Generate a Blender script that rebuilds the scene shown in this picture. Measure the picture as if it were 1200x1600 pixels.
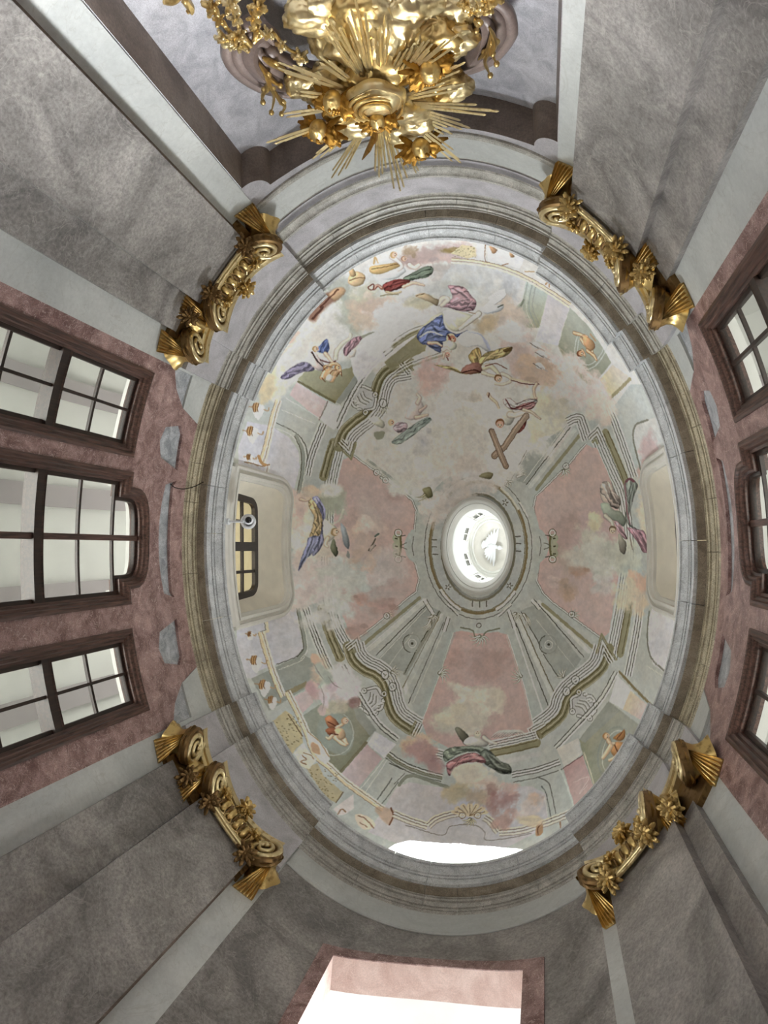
import bpy, bmesh, math, random
import numpy as np
from mathutils import Vector, Matrix, noise as mnoise
from mathutils.geometry import delaunay_2d_cdt
random.seed(7); rng = np.random.default_rng(7)
for o in list(bpy.data.objects): bpy.data.objects.remove(o)
scene = bpy.context.scene
COL = scene.collection
rad = math.radians

# ---------------------------------------------------------------- camera and room axes fitted to image pixels
# the room is an oval; origin = centre of the oval on the floor, z up, metres
F = 1080.0; VX, VY = 850.0, 857.0          # focal length / zenith point read off the 1200x1600 photo
H = 11.0; ZC = 1.6                          # cornice lip above the eye, eye height
A0, B0 = .353*H, .481*H                     # half axes of the cornice lip
TH = -.027
def _axes_from_image():
    z = np.array([VX-600, VY-800, F]); z /= np.linalg.norm(z)
    x = np.array([1., 0, 0]) - z[0]*z; x /= np.linalg.norm(x)
    y = np.cross(z, x)
    c, s = math.cos(TH), math.sin(TH)
    q = np.array([[c, s, 0], [-s, c, 0], [0, 0, 1]])
    return q @ np.stack([x, y, z]), q
RM, RQ = _axes_from_image()
CAM = np.r_[-(RQ[:2, :2] @ (np.array([-.161, -.007])*H)), ZC]

# ---------------------------------------------------------------- camera
cd = bpy.data.cameras.new('camera'); cam = bpy.data.objects.new('camera', cd); COL.objects.link(cam)
cd.sensor_fit = 'AUTO'; cd.sensor_width = 36.0; cd.lens = F/1600*36.0; cd.clip_start = .05; cd.clip_end = 200
m3 = np.stack([RM[:, 0], -RM[:, 1], -RM[:, 2]], axis=1)
cam.matrix_world = Matrix([[*m3[0], CAM[0]], [*m3[1], CAM[1]], [*m3[2], CAM[2]], [0, 0, 0, 1]])
scene.camera = cam

# ---------------------------------------------------------------- light
wd = bpy.data.worlds.new('World'); scene.world = wd; wd.use_nodes = True
bg = wd.node_tree.nodes['Background']; bg.inputs[0].default_value = (.86, .93, 1, 1); bg.inputs[1].default_value = 2.2
scene.view_settings.view_transform = 'Standard'; scene.view_settings.look = 'None'
scene.view_settings.exposure = 0.33; scene.view_settings.gamma = 1.0
scene.view_settings.use_curve_mapping = False
def area(name, loc, target, sx, sy, power, color=(1, 1, 1)):
    l = bpy.data.lights.new(name, 'AREA'); l.shape = 'RECTANGLE'; l.size = sx; l.size_y = sy; l.energy = power; l.color = color
    o = bpy.data.objects.new(name, l); COL.objects.link(o); o.location = loc
    o.rotation_euler = (Vector(target)-Vector(loc)).to_track_quat('-Z', 'Y').to_euler(); return o
# daylight standing in the window openings of the place
area('daylight_dome_window', (0, 8.6, 14.6), (0, -3, 14.2), 4.2, 3.0, 3200, (.93, .97, 1))
area('daylight_tall_window', (0, 14.5, 12.2), (0, -4, 5.4), 6.0, 5.0, 1300, (.96, .98, 1)).data.spread = rad(44)
area('daylight_gallery_west', (-7.6, 0, 5.0), (-5.6, 0, 11.0), 7.0, 2.0, 1150, (1, .99, .95))
area('daylight_gallery_east', (7.6, 0, 5.0), (5.6, 0, 11.0), 7.0, 2.0, 800, (1, .99, .95))

for k_ in range(4):
    a_ = math.pi/4+k_*math.pi/2
    area('daylight_lantern', (2.2*math.cos(a_), 2.8*math.sin(a_), 24.0), (0, 0, 23.6), 1.6, 2.6, 75, (.95, .98, 1))

# ---------------------------------------------------------------- helpers
def ray(px, py):
    d = RM @ np.array([px-600., py-800., F]); return d/d[2]
def ellv(t, d):
    """plan points at parameter t (radians) and offset d outside the cornice-lip oval (arrays)"""
    t = np.asarray(t, float); d = np.asarray(d, float)
    nx, ny = np.cos(t)/A0, np.sin(t)/B0; L = np.hypot(nx, ny)
    return A0*np.cos(t)+d*nx/L, B0*np.sin(t)+d*ny/L
def P(tdeg, d, z):
    x, y = ellv(rad(tdeg), d); return (float(x), float(y), z)
def normal(tdeg):
    t = rad(tdeg); n = Vector((math.cos(t)/A0, math.sin(t)/B0, 0)); return n.normalized()
def mpd(tdeg, d=.3):                        # metres along the wall per degree
    a = P(tdeg-.5, d, 0); b = P(tdeg+.5, d, 0); return math.hypot(a[0]-b[0], a[1]-b[1])
def near(p):
    t = math.atan2(p[1]/B0, p[0]/A0)
    for _ in range(12):
        ex, ey = A0*math.cos(t), B0*math.sin(t); tx, ty = -A0*math.sin(t), B0*math.cos(t)
        nx, ny = math.cos(t)/A0, math.sin(t)/B0; L = math.hypot(nx, ny); nx /= L; ny /= L
        dx, dy = p[0]-ex, p[1]-ey; T = math.hypot(tx, ty)
        t += (dx*tx+dy*ty)/(T*T+(dx*nx+dy*ny)*A0*B0/T)
    nx, ny = math.cos(t)/A0, math.sin(t)/B0; L = math.hypot(nx, ny)
    return t, ((p[0]-A0*math.cos(t))*nx+(p[1]-B0*math.sin(t))*ny)/L
def wall_at(px, py, d):                     # photo reading -> (t in degrees, z) on the wall surface d
    u = ray(px, py); lo, hi = .5, 60.
    for _ in range(48):
        m = (lo+hi)/2
        if near((CAM[0]+u[0]*m, CAM[1]+u[1]*m))[1] > d: hi = m
        else: lo = m
    t = near((CAM[0]+u[0]*lo, CAM[1]+u[1]*lo))[0]
    return math.degrees(t), ZC+lo
def pt_at(px, py, d):
    t, z = wall_at(px, py, d); return Vector(P(t, d, z))

class MB:
    def __init__(s): s.v = []; s.f = []
    def add(s, vs, fs):
        o = len(s.v); s.v += [tuple(v) for v in vs]; s.f += [tuple(i+o for i in f) for f in fs]; return s
    def build(s, name, mat, parent=None, smooth=False):
        me = bpy.data.meshes.new(name); me.from_pydata(s.v, [], s.f); me.validate(); me.update()
        if smooth:
            me.polygons.foreach_set('use_smooth', [True]*len(me.polygons))
            try: me.set_sharp_from_angle(angle=rad(smooth if smooth is not True else 40))
            except Exception: pass
        me.materials.append(mat)
        o = bpy.data.objects.new(name, me); COL.objects.link(o)
        if parent is not None: o.parent = parent
        return o
def tag(o, label=None, cat=None, group=None, kind=None):
    if label: o['label'] = label
    if cat: o['category'] = cat
    if group: o['group'] = group
    if kind: o['kind'] = kind
    return o
def empty(name, loc=(0, 0, 0), parent=None):
    o = bpy.data.objects.new(name, None); COL.objects.link(o); o.location = loc; o.empty_display_size = .2
    if parent is not None: o.parent = parent
    return o
def at_origin(o, root):                     # children given in room coordinates
    o.parent = root; o.matrix_parent_inverse = Matrix.Translation(-Vector(root.location)); return o
def loft(mb, prof, t0, t1, n=None, caps=True, close=False):
    """sweep a (d, z) profile along the oval between two parameters in degrees"""
    n = n or max(2, int(abs(t1-t0)/1.0)); ts = np.radians(np.linspace(t0, t1, n+1)); k = len(prof)
    vs = []
    for t in ts:
        for d, z in prof:
            x, y = ellv(t, d); vs.append((float(x), float(y), z))
    fs = []
    for i in range(n):
        for j in range(k if close else k-1):
            a = i*k+j; b = i*k+(j+1) % k
            fs.append((a, b, b+k, a+k) if t1 < t0 else (a, a+k, b+k, b))
    if caps:
        fs.append(tuple(range(k)) if t1 > t0 else tuple(range(k))[::-1]); fs.append(tuple(range(n*k, n*k+k))[::-1] if t1 > t0 else tuple(range(n*k, n*k+k)))
    return mb.add(vs, fs)
def block(mb, t0, t1, d0, d1, z0, z1, n=None):
    return loft(mb, [(d0, z0), (d0, z1), (d1, z1), (d1, z0)], t0, t1, n, True, True)
def inpoly(x, y, poly):
    c = False; n = len(poly); j = n-1
    for i in range(n):
        xi, yi = poly[i]; xj, yj = poly[j]
        if (yi > y) != (yj > y) and x < (xj-xi)*(y-yi)/(yj-yi)+xi: c = not c
        j = i
    return c
def dens(poly, step=1.2):
    out = []
    for i, (a, b) in enumerate(poly):
        c, e = poly[(i+1) % len(poly)]; n = max(1, int(abs(c-a)/step))
        for k in range(n): out.append((a+(c-a)*k/n, b+(e-b)*k/n))
    return out
def sheet(mb, outline, holes, d0, d1, step=1.5, fmap=None, reveal=True):
    """a wall leaf between offsets d0 and d1 with openings; outline and holes in (t, z)"""
    fmap = fmap or (lambda t, d, z: P(t, d, z))
    out = dens(outline, step); hs = [dens(h, step) for h in holes]
    pts = []; edges = []
    for ring in [out]+hs:
        o = len(pts); pts += [Vector(p) for p in ring]; edges += [(o+i, o+(i+1) % len(ring)) for i in range(len(ring))]
    t0 = min(p[0] for p in out); t1 = max(p[0] for p in out); z0 = min(p[1] for p in out); z1 = max(p[1] for p in out)
    nt = int((t1-t0)/step)
    for i in range(1, nt):
        for z in np.linspace(z0, z1, 5)[1:-1]:
            t = t0+(t1-t0)*i/nt
            if inpoly(t, z, out): pts.append(Vector((t, z+.001*i)))
    r = delaunay_2d_cdt(pts, edges, [], 0, 1e-6)
    V, T = r[0], r[2]; keep = []
    for f in T:
        cx = sum(V[i][0] for i in f)/len(f); cz = sum(V[i][1] for i in f)/len(f)
        if inpoly(cx, cz, out) and not any(inpoly(cx, cz, h) for h in hs): keep.append(tuple(f))
    n = len(V)
    mb.add([fmap(v[0], d0, v[1]) for v in V]+[fmap(v[0], d1, v[1]) for v in V],
           [f for f in keep]+[tuple(i+n for i in f[::-1]) for f in keep])
    if reveal:
        for ring in [out]+hs:
            k = len(ring)
            mb.add([fmap(t, d0, z) for t, z in ring]+[fmap(t, d1, z) for t, z in ring], [(i, (i+1) % k, (i+1) % k+k, i+k) for i in range(k)])
    return mb
def inset(poly, w):
    """offset a closed (u, z) polygon inwards by w with mitred corners"""
    n = len(poly); area2 = sum(poly[i][0]*poly[(i+1) % n][1]-poly[(i+1) % n][0]*poly[i][1] for i in range(n)); s = 1 if area2 > 0 else -1
    out = []
    for i in range(n):
        p0, p1, p2 = Vector(poly[i-1]), Vector(poly[i]), Vector(poly[(i+1) % n])
        e1 = (p1-p0).normalized(); e2 = (p2-p1).normalized()
        n1 = Vector((-e1.y, e1.x))*s; n2 = Vector((-e2.y, e2.x))*s
        b = n1+n2; L = b.length
        if L < 1e-6: b = n1; k = 1
        else: b = b/L; k = 1/max(.35, b.dot(n1))
        out.append(tuple(p1+b*w*k))
    return out
def tube(mb, pts, r, seg=6, caps=True, flat=1.0):
    """round bar along a polyline; r is a number or one per point"""
    pts = [Vector(p) for p in pts]; n = len(pts)
    rr = [r]*n if isinstance(r, (int, float)) else list(r)
    T = [(pts[min(i+1, n-1)]-pts[max(i-1, 0)]).normalized() for i in range(n)]
    up = Vector((0, 0, 1)) if abs(T[0].z) < .9 else Vector((1, 0, 0))
    u = T[0].cross(up).normalized(); vs = []
    for i in range(n):
        u = (u-T[i]*u.dot(T[i])).normalized(); w = T[i].cross(u)
        for k in range(seg):
            a = 2*math.pi*k/seg; vs.append(pts[i]+u*(rr[i]*math.cos(a))+w*(rr[i]*flat*math.sin(a)))
    fs = [(i*seg+k, i*seg+(k+1) % seg, (i+1)*seg+(k+1) % seg, (i+1)*seg+k) for i in range(n-1) for k in range(seg)]
    if caps: fs += [tuple(range(seg))[::-1], tuple(range((n-1)*seg, n*seg))]
    return mb.add(vs, fs)
def ellipsoid(mb, M, nu=10, nv=7, fn=None):
    vs = []; fs = []
    for j in range(nv+1):
        ph = math.pi*j/nv
        for i in range(nu):
            a = 2*math.pi*i/nu; p = Vector((math.sin(ph)*math.cos(a), math.sin(ph)*math.sin(a), math.cos(ph)))
            if fn: p = p*fn(p)
            vs.append(M @ p)
    for j in range(nv):
        for i in range(nu):
            fs.append((j*nu+i, (j+1)*nu+i, (j+1)*nu+(i+1) % nu, j*nu+(i+1) % nu))
    return mb.add(vs, fs)
def frame_at(tdeg, d, z):
    """local frame on the wall: x along the wall (towards larger t), y into the room, z up"""
    n = normal(tdeg); y = -n; zz = Vector((0, 0, 1)); x = y.cross(zz)
    p = Vector(P(tdeg, d, z))
    return Matrix([[x.x, y.x, 0, p.x], [x.y, y.y, 0, p.y], [0, 0, 1, p.z], [0, 0, 0, 1]])
def S(*s):
    return Matrix.Diagonal((*s, 1)) if len(s) == 3 else Matrix.Diagonal((s[0], s[0], s[0], 1))
def TR(x, y, z): return Matrix.Translation((x, y, z))
def RO(a, ax): return Matrix.Rotation(rad(a), 4, ax)

# ---------------------------------------------------------------- materials
def lin(c):
    c = np.asarray(c, float)/255.; return tuple(np.where(c <= .04045, c/12.92, ((c+.055)/1.055)**2.4))
def mat(name):
    m = bpy.data.materials.new(name); m.use_nodes = True; nt = m.node_tree; return m, nt, nt.nodes['Principled BSDF']
def marble(name, c1, c2, vein=None, scale=1.2, rough=.38, veinamt=.35, bump=.15, grain=.12):
    """mottled stone: two tones of cloud, fine grain and thin veins"""
    m, nt, b = mat(name); N = nt.nodes.new; L = nt.links.new
    tc = N('ShaderNodeTexCoord')
    n1 = N('ShaderNodeTexNoise'); n1.inputs['Scale'].default_value = scale; n1.inputs['Detail'].default_value = 9; n1.inputs['Roughness'].default_value = .62; n1.inputs['Distortion'].default_value = .9
    L(tc.outputs['Object'], n1.inputs['Vector'])
    r1 = N('ShaderNodeValToRGB'); r1.color_ramp.elements[0].position = .36; r1.color_ramp.elements[1].position = .66
    r1.color_ramp.elements[0].color = (*lin(c1), 1); r1.color_ramp.elements[1].color = (*lin(c2), 1); L(n1.outputs['Fac'], r1.inputs['Fac'])
    g = N('ShaderNodeTexNoise'); g.inputs['Scale'].default_value = scale*24; g.inputs['Detail'].default_value = 8; g.inputs['Roughness'].default_value = .7; L(tc.outputs['Object'], g.inputs['Vector'])
    mr = N('ShaderNodeMapRange'); mr.inputs[1].default_value = .3; mr.inputs[2].default_value = .7; mr.inputs[3].default_value = 1-grain*2.4; mr.inputs[4].default_value = 1+grain*1.6; L(g.outputs['Fac'], mr.inputs[0])
    mul = N('ShaderNodeMix'); mul.data_type = 'RGBA'; mul.blend_type = 'MULTIPLY'; mul.inputs[0].default_value = 1
    L(r1.outputs['Color'], mul.inputs[6]); L(mr.outputs[0], mul.inputs[7])
    v = N('ShaderNodeTexNoise'); v.inputs['Scale'].default_value = scale*1.7; v.inputs['Detail'].default_value = 4; v.inputs['Distortion'].default_value = 2.2; L(tc.outputs['Object'], v.inputs['Vector'])
    sb = N('ShaderNodeMath'); sb.operation = 'SUBTRACT'; sb.inputs[1].default_value = .5; L(v.outputs['Fac'], sb.inputs[0])
    ab = N('ShaderNodeMath'); ab.operation = 'ABSOLUTE'; L(sb.outputs[0], ab.inputs[0])
    vr = N('ShaderNodeMapRange'); vr.inputs[1].default_value = 0; vr.inputs[2].default_value = .012; vr.inputs[3].default_value = veinamt; vr.inputs[4].default_value = 0; L(ab.outputs[0], vr.inputs[0])
    mx = N('ShaderNodeMix'); mx.data_type = 'RGBA'; L(vr.outputs[0], mx.inputs[0]); L(mul.outputs[2], mx.inputs[6]); mx.inputs[7].default_value = (*lin(vein or c2), 1)
    L(mx.outputs[2], b.inputs['Base Color']); b.inputs['Roughness'].default_value = rough
    if bump:
        bp = N('ShaderNodeBump'); bp.inputs['Strength'].default_value = bump; bp.inputs['Distance'].default_value = .01; L(g.outputs['Fac'], bp.inputs['Height']); L(bp.outputs[0], b.inputs['Normal'])
    return m
def plain(name, c, rough=.5, metal=0., grain=.08, scale=9., bump=.1):
    m, nt, b = mat(name); N = nt.nodes.new; L = nt.links.new
    tc = N('ShaderNodeTexCoord'); g = N('ShaderNodeTexNoise'); g.inputs['Scale'].default_value = scale; g.inputs['Detail'].default_value = 6; L(tc.outputs['Object'], g.inputs['Vector'])
    mr = N('ShaderNodeMapRange'); mr.inputs[1].default_value = .3; mr.inputs[2].default_value = .7; mr.inputs[3].default_value = 1-grain; mr.inputs[4].default_value = 1+grain; L(g.outputs['Fac'], mr.inputs[0])
    mul = N('ShaderNodeMix'); mul.data_type = 'RGBA'; mul.blend_type = 'MULTIPLY'; mul.inputs[0].default_value = 1; mul.inputs[6].default_value = (*lin(c), 1); L(mr.outputs[0], mul.inputs[7])
    L(mul.outputs[2], b.inputs['Base Color']); b.inputs['Roughness'].default_value = rough; b.inputs['Metallic'].default_value = metal
    if bump:
        bp = N('ShaderNodeBump'); bp.inputs['Strength'].default_value = bump; bp.inputs['Distance'].default_value = .01; L(g.outputs['Fac'], bp.inputs['Height']); L(bp.outputs[0], b.inputs['Normal'])
    return m
def wood(name, c1, c2):
    m, nt, b = mat(name); N = nt.nodes.new; L = nt.links.new
    tc = N('ShaderNodeTexCoord'); mp = N('ShaderNodeMapping'); mp.inputs['Scale'].default_value = (14, 14, 1.2); L(tc.outputs['Object'], mp.inputs[0])
    g = N('ShaderNodeTexNoise'); g.inputs['Scale'].default_value = 2.5; g.inputs['Detail'].default_value = 5; g.inputs['Distortion'].default_value = .6; L(mp.outputs[0], g.inputs['Vector'])
    r = N('ShaderNodeValToRGB'); r.color_ramp.elements[0].position = .35; r.color_ramp.elements[1].position = .68; r.color_ramp.elements[0].color = (*lin(c1), 1); r.color_ramp.elements[1].color = (*lin(c2), 1)
    L(g.outputs['Fac'], r.inputs['Fac']); L(r.outputs['Color'], b.inputs['Base Color']); b.inputs['Roughness'].default_value = .42
    return m
def glass(name):
    m = bpy.data.materials.new(name); m.use_nodes = True; nt = m.node_tree; nt.nodes.clear(); N = nt.nodes.new
    o = N('ShaderNodeOutputMaterial'); mix = N('ShaderNodeMixShader'); tr = N('ShaderNodeBsdfTransparent'); gl = N('ShaderNodeBsdfGlossy')
    tr.inputs[0].default_value = (.93, .94, .92, 1); gl.inputs['Roughness'].default_value = .06; mix.inputs[0].default_value = .03
    nt.links.new(tr.outputs[0], mix.inputs[1]); nt.links.new(gl.outputs[0], mix.inputs[2]); nt.links.new(mix.outputs[0], o.inputs[0]); return m
def gilt(name, c, rough=.3, dark=(70, 45, 12)):
    """old gold leaf: warm metal, worn to dark bole in patches"""
    m, nt, b = mat(name); N = nt.nodes.new; L = nt.links.new
    tc = N('ShaderNodeTexCoord'); g = N('ShaderNodeTexNoise'); g.inputs['Scale'].default_value = 11; g.inputs['Detail'].default_value = 4; L(tc.outputs['Object'], g.inputs['Vector'])
    r = N('ShaderNodeValToRGB'); r.color_ramp.elements[0].position = .22; r.color_ramp.elements[1].position = .46; r.color_ramp.elements[0].color = (*lin(dark), 1); r.color_ramp.elements[1].color = (*lin(c), 1)
    L(g.outputs['Fac'], r.inputs['Fac']); L(r.outputs['Color'], b.inputs['Base Color'])
    mr = N('ShaderNodeMapRange'); mr.inputs[1].default_value = .3; mr.inputs[2].default_value = .6; mr.inputs[3].default_value = rough+.25; mr.inputs[4].default_value = rough; L(g.outputs['Fac'], mr.inputs[0]); L(mr.outputs[0], b.inputs['Roughness'])
    b.inputs['Metallic'].default_value = .92
    bp = N('ShaderNodeBump'); bp.inputs['Strength'].default_value = .16; bp.inputs['Distance'].default_value = .012; L(g.outputs['Fac'], bp.inputs['Height']); L(bp.outputs[0], b.inputs['Normal'])
    return m
M = dict(
    grey=marble('grey_marble', (114, 110, 107), (170, 165, 160), (196, 189, 182), 1.1, .42, .30, .15, .19),
    lilac=marble('lilac_marble', (158, 157, 162), (198, 197, 201), (216, 215, 217), 3.2, .38, .3, .25, .14),
    frieze=marble('frieze_marble', (164, 161, 163), (194, 191, 194), (212, 209, 211), 1.8, .4, .2, .12, .1),
    white=marble('white_marble', (184, 187, 184), (206, 208, 204), (160, 158, 148), .8, .4, .3, .08, .04),
    brown=marble('brown_marble', (104, 90, 80), (136, 122, 112), (150, 134, 120), 1.6, .4, .2, .15, .15),
    red=marble('red_marble', (120, 88, 84), (186, 154, 148), (228, 208, 200), 3.4, .4, .75, .15, .24),
    pink=marble('pink_marble', (196, 166, 154), (222, 200, 190), (232, 216, 206), 2.4, .5, .4, .12, .08),
    corona=marble('corona_marble', (182, 185, 186), (220, 222, 222), (96, 92, 84), 3.4, .4, .75, .15, .2),
    bed=marble('bed_mould_marble', (158, 155, 146), (202, 199, 190), (88, 82, 72), 3.4, .42, .75, .15, .22),
    stain=marble('yellow_stained_marble', (158, 148, 126), (208, 198, 170), (96, 86, 68), 2.6, .42, .7, .15, .24),
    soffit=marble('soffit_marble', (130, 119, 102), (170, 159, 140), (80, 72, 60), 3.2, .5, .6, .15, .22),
    inlay=marble('inlay_marble', (142, 146, 150), (204, 207, 210), (110, 112, 116), 5.0, .4, .5, .15, .3),
    plaster=plain('white_plaster', (226, 227, 224), .8, 0, .03, 3., .03),
    lilacplaster=plain('lilac_plaster', (176, 170, 172), .8, 0, .03, 3., .03),
    lantern=plain('lantern_plaster', (226, 226, 220), .8, 0, .03, 3., .03),
    beige=plain('beige_stucco', (226, 219, 202), .7, 0, .06, 4., .06),
    stucco=plain('stucco', (218, 215, 206), .65, 0, .06, 5., .08),
    floor=marble('floor_marble', (128, 106, 86), (156, 132, 108), (168, 146, 122), .5, .3, .2, .05, .08),
    wood=wood('brown_wood', (56, 39, 33), (106, 77, 67)),
    darkwood=wood('dark_wood', (26, 17, 13), (54, 37, 29)),
    glass=glass('window_glass'),
    gold=gilt('gold_leaf', (206, 178, 118), .30, (112, 84, 40)),
    goldpale=gilt('pale_gold_leaf', (222, 204, 158), .28, (150, 122, 70)),
    goldmatt=gilt('matt_gold', (158, 118, 52), .45, (84, 54, 18)),
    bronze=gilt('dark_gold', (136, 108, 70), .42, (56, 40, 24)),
    scroll=marble('scroll_stucco', (104, 90, 84), (136, 120, 113), (166, 152, 144), 1.5, .4, .15, .1, .08),
    plastic=plain('white_plastic', (226, 228, 230), .35, 0, .01),
    black=plain('black_lens', (12, 12, 14), .15, 0, .01, 9., 0),
    boxwall=plain('beige_box', (226, 218, 194), .8, 0, .04, 5., 0),
)
# ================================================================ the room
# ---- floor
mb = MB(); n = 96
mb.add([P(360*i/n, .8, 0) for i in range(n)]+[P(360*i/n, .8, -.2) for i in range(n)], [tuple(range(n)), tuple(range(n, 2*n))[::-1]]+[(i, i+n, (i+1) % n+n, (i+1) % n) for i in range(n)])
tag(mb.build('floor', M['floor']), 'pale stone floor of the oval room', kind='structure')

mb = MB(); mb.add([(-60, -60, -.25), (60, -60, -.25), (60, 60, -.25), (-60, 60, -.25), (-60, -60, -.5), (60, -60, -.5), (60, 60, -.5), (-60, 60, -.5)], [(0, 1, 2, 3), (7, 6, 5, 4), (0, 4, 5, 1), (1, 5, 6, 2), (2, 6, 7, 3), (3, 7, 4, 0)])  # unseen plane added to cut sky light coming from below
tag(mb.build('floor_light_block', M['brown']), 'dark ground plane added outside to block light from below', kind='structure')
# corner pilasters: (name, strip next to the altar/back wall, pilaster main, fold, pilaster end, strip next to the windows)
CORNERS = {
    'front_left':  (-119.05, -124.5, -138.3, -144.4, -149.6),
    'front_right': (-60.3, -55.6, -41.0, -35.3, -29.9),
    'back_right':  (58.0, 53.75, 38.8, 35.4, 30.7),
    'back_left':   (121.15, 126.4, 139.6, 147.1, 151.8),
}
# cornice breaks A, B, C in each corner
BREAKS = {'front_left': (-119.6, -142.2, -149.2), 'front_right': (-59.8, -37.3, -30.6), 'back_right': (57.75, 36.1, 29.4), 'back_left': (121.4, 144.05, 151.05)}
WD = .34                                     # wall face, main pilaster, half pilaster
ZW = 13.0
for k, (a, b, f, c, e) in CORNERS.items():
    s = 1 if c > a else -1
    w = empty('wall_'+k); tag(w, 'grey marble pilaster wall with pale edges, %s corner' % k.replace('_', ' '), kind='structure')
    mb = MB(); block(mb, a, b, WD, .75, 0, 12.3); at_origin(mb.build('marble_strip', M['white']), w)
    mb = MB(); block(mb, c, e, WD, .75, 0, 12.3); at_origin(mb.build('marble_strip', M['white']), w)
    mb = MB(); block(mb, b, f, .14, .75, 0, 11.4); at_origin(mb.build('pilaster', M['grey']), w)
    mb = MB(); block(mb, f, c, .25, .75, 0, 11.4); at_origin(mb.build('half_pilaster', M['grey']), w)
    # fillet beside the shaft
    mb = MB(); block(mb, b-s*.35, b+s*.02, .30, .5, 0, 10.7); at_origin(mb.build('shaft_fillet', M['brown']), w)
    mb = MB(); block(mb, b, c, .5, .75, 11.4, 12.3); at_origin(mb.build('backing', M['frieze']), w)

# ---- entablature
def arch_prof(d):       # architrave of three fasciae
    return [(d+.12, 11.2), (d+.02, 11.2), (d+.02, 11.33), (d+.0, 11.345), (d+.0, 11.47), (d-.02, 11.485), (d-.02, 11.57), (d-.05, 11.62), (d-.07, 11.63), (d-.07, 11.68), (d+.12, 11.68)]
def bed_prof(d):
    return [(d+.35, 12.27), (d+.30, 12.27), (d+.295, 12.30), (d+.275, 12.315), (d+.295, 12.325), (d+.295, 12.337), (d+.268, 12.342), (d+.262, 12.385), (d+.285, 12.392), (d+.285, 12.404), (d+.25, 12.41), (d+.24, 12.44), (d+.215, 12.465), (d+.235, 12.475), (d+.235, 12.487), (d+.195, 12.492), (d+.185, 12.52), (d+.205, 12.527), (d+.205, 12.536), (d+.17, 12.54), (d+.17, 12.56), (d+.35, 12.56)]
def cor_prof(d):
    return [(d+.2, 12.62), (d+.03, 12.60), (d, 12.60), (d, 12.755), (d+.022, 12.76), (d+.022, 12.775), (d-.012, 12.78), (d-.02, 12.815), (d+.006, 12.825), (d+.006, 12.84), (d-.03, 12.85), (d-.045, 12.90), (d-.085, 12.955), (d-.10, 12.965), (d-.078, 12.972), (d-.078, 12.985), (d-.118, 12.99), (d-.12, 13.07), (d+.5, 13.07), (d+.5, 12.62)]
NT = [0]
def entab(t0, t1, d, label, frieze=True, arch=True, bedmat='bed', fd=.30, cormat='corona'):
    NT[0] += 1
    w = empty('trim_%d' % NT[0]); tag(w, label, kind='structure')
    if arch:
        mb = MB(); loft(mb, arch_prof(d+fd), t0, t1, None, True, True); at_origin(mb.build('architrave', M['bed'], smooth=35), w)
    if frieze:
        mb = MB(); block(mb, t0, t1, d+fd, d+.6, 11.3, 12.3); at_origin(mb.build('frieze', M['frieze'], smooth=35), w)
    # laid as separate stones with open joints
    sg = 1 if t1 > t0 else -1
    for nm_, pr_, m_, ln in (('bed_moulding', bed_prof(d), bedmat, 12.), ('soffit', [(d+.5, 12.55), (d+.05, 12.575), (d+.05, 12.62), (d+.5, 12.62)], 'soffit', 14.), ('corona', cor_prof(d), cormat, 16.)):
        nb = max(1, round(abs(t1-t0)/ln)); cuts = [t0]+[t0+(t1-t0)*(i+.25*math.sin(i*4.1+NT[0]))/nb for i in range(1, nb)]+[t1]
        for i in range(nb):
            a, b = cuts[i]+(sg*.045 if i else 0), cuts[i+1]-(sg*.045 if i < nb-1 else 0)
            mb = MB(); loft(mb, pr_, a, b, None, True, True); at_origin(mb.build(nm_, M[m_], smooth=35), w)
    return w
B = BREAKS
entab(B['front_left'][0], B['front_right'][0], .02, 'curved stone entablature above the altar niche')
for k, (a, b, c) in B.items():
    entab(a, b, -.11, 'entablature projecting over the %s gilt capital' % k.replace('_', ' '), arch=False)
    entab(b, c, -.035, 'stepped entablature end at the %s corner' % k.replace('_', ' '), arch=False)
entab(B['front_left'][2], B['back_left'][2]-360, .045, 'yellowed cornice above the left gallery windows', False, False, 'stain')
entab(B['front_right'][2], B['back_right'][2], .045, 'weathered cornice above the right gallery windows', False, False, 'stain')
entab(B['back_right'][0], B['back_left'][0], .02, 'dark shaded cornice above the back window niche', False, False, 'bed')

# ---- front (altar) wall: white band, opening with eared corners, recessed panel
def ear(tc, z, s, r=.34):
    out = []
    for k in range(9):
        a = math.pi/2*k/8; out.append((tc+s*r*math.sin(a)/mpd(tc), z-r*math.cos(a)))
    return out
t0, t1 = -118.85, -60.6
zh = 10.52
head = [(t, zh+.06*math.sin(math.pi*(t-t0)/(t1-t0))) for t in np.linspace(t0+3.9, t1-3.9, 15)]
opening = [(t0, 0.05), (t1, .05)]+[(t, z) for t, z in ear(t1, zh, -1)]+head[::-1][1:-1]+[(t, z) for t, z in ear(t0, zh, 1)[::-1]]
w = empty('wall_front'); tag(w, 'altar wall with pale marble band over a recessed lilac panel', kind='structure')
mb = MB(); sheet(mb, [(-119.05, 0), (-60.3, 0), (-60.3, 11.0), (-119.05, 11.0)], [opening], .36, .37); at_origin(mb.build('facing', M['frieze'], smooth=30), w)
mb = MB(); loft(mb, [(.325, 10.74), (.325, 11.25), (.6, 11.25), (.6, 10.74)], -119.05, -60.3, None, True, True); at_origin(mb.build('marble_band', M['white'], smooth=30), w)
mb = MB(); loft(mb, [(.33, 10.66), (.315, 10.68), (.315, 10.735), (.6, 10.735), (.6, 10.66)], -119.05, -60.3, None, True, True); at_origin(mb.build('fillet', M['bed'], smooth=30), w)
def niche_map(t, d, z):                       # reveals of the altar niche run straight back
    x, y, _ = P(t, .36, z); return (x, y-(d-.36)*1.12, z)
mb = MB(); ring = dens(opening, 1.2); k = len(ring)
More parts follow.
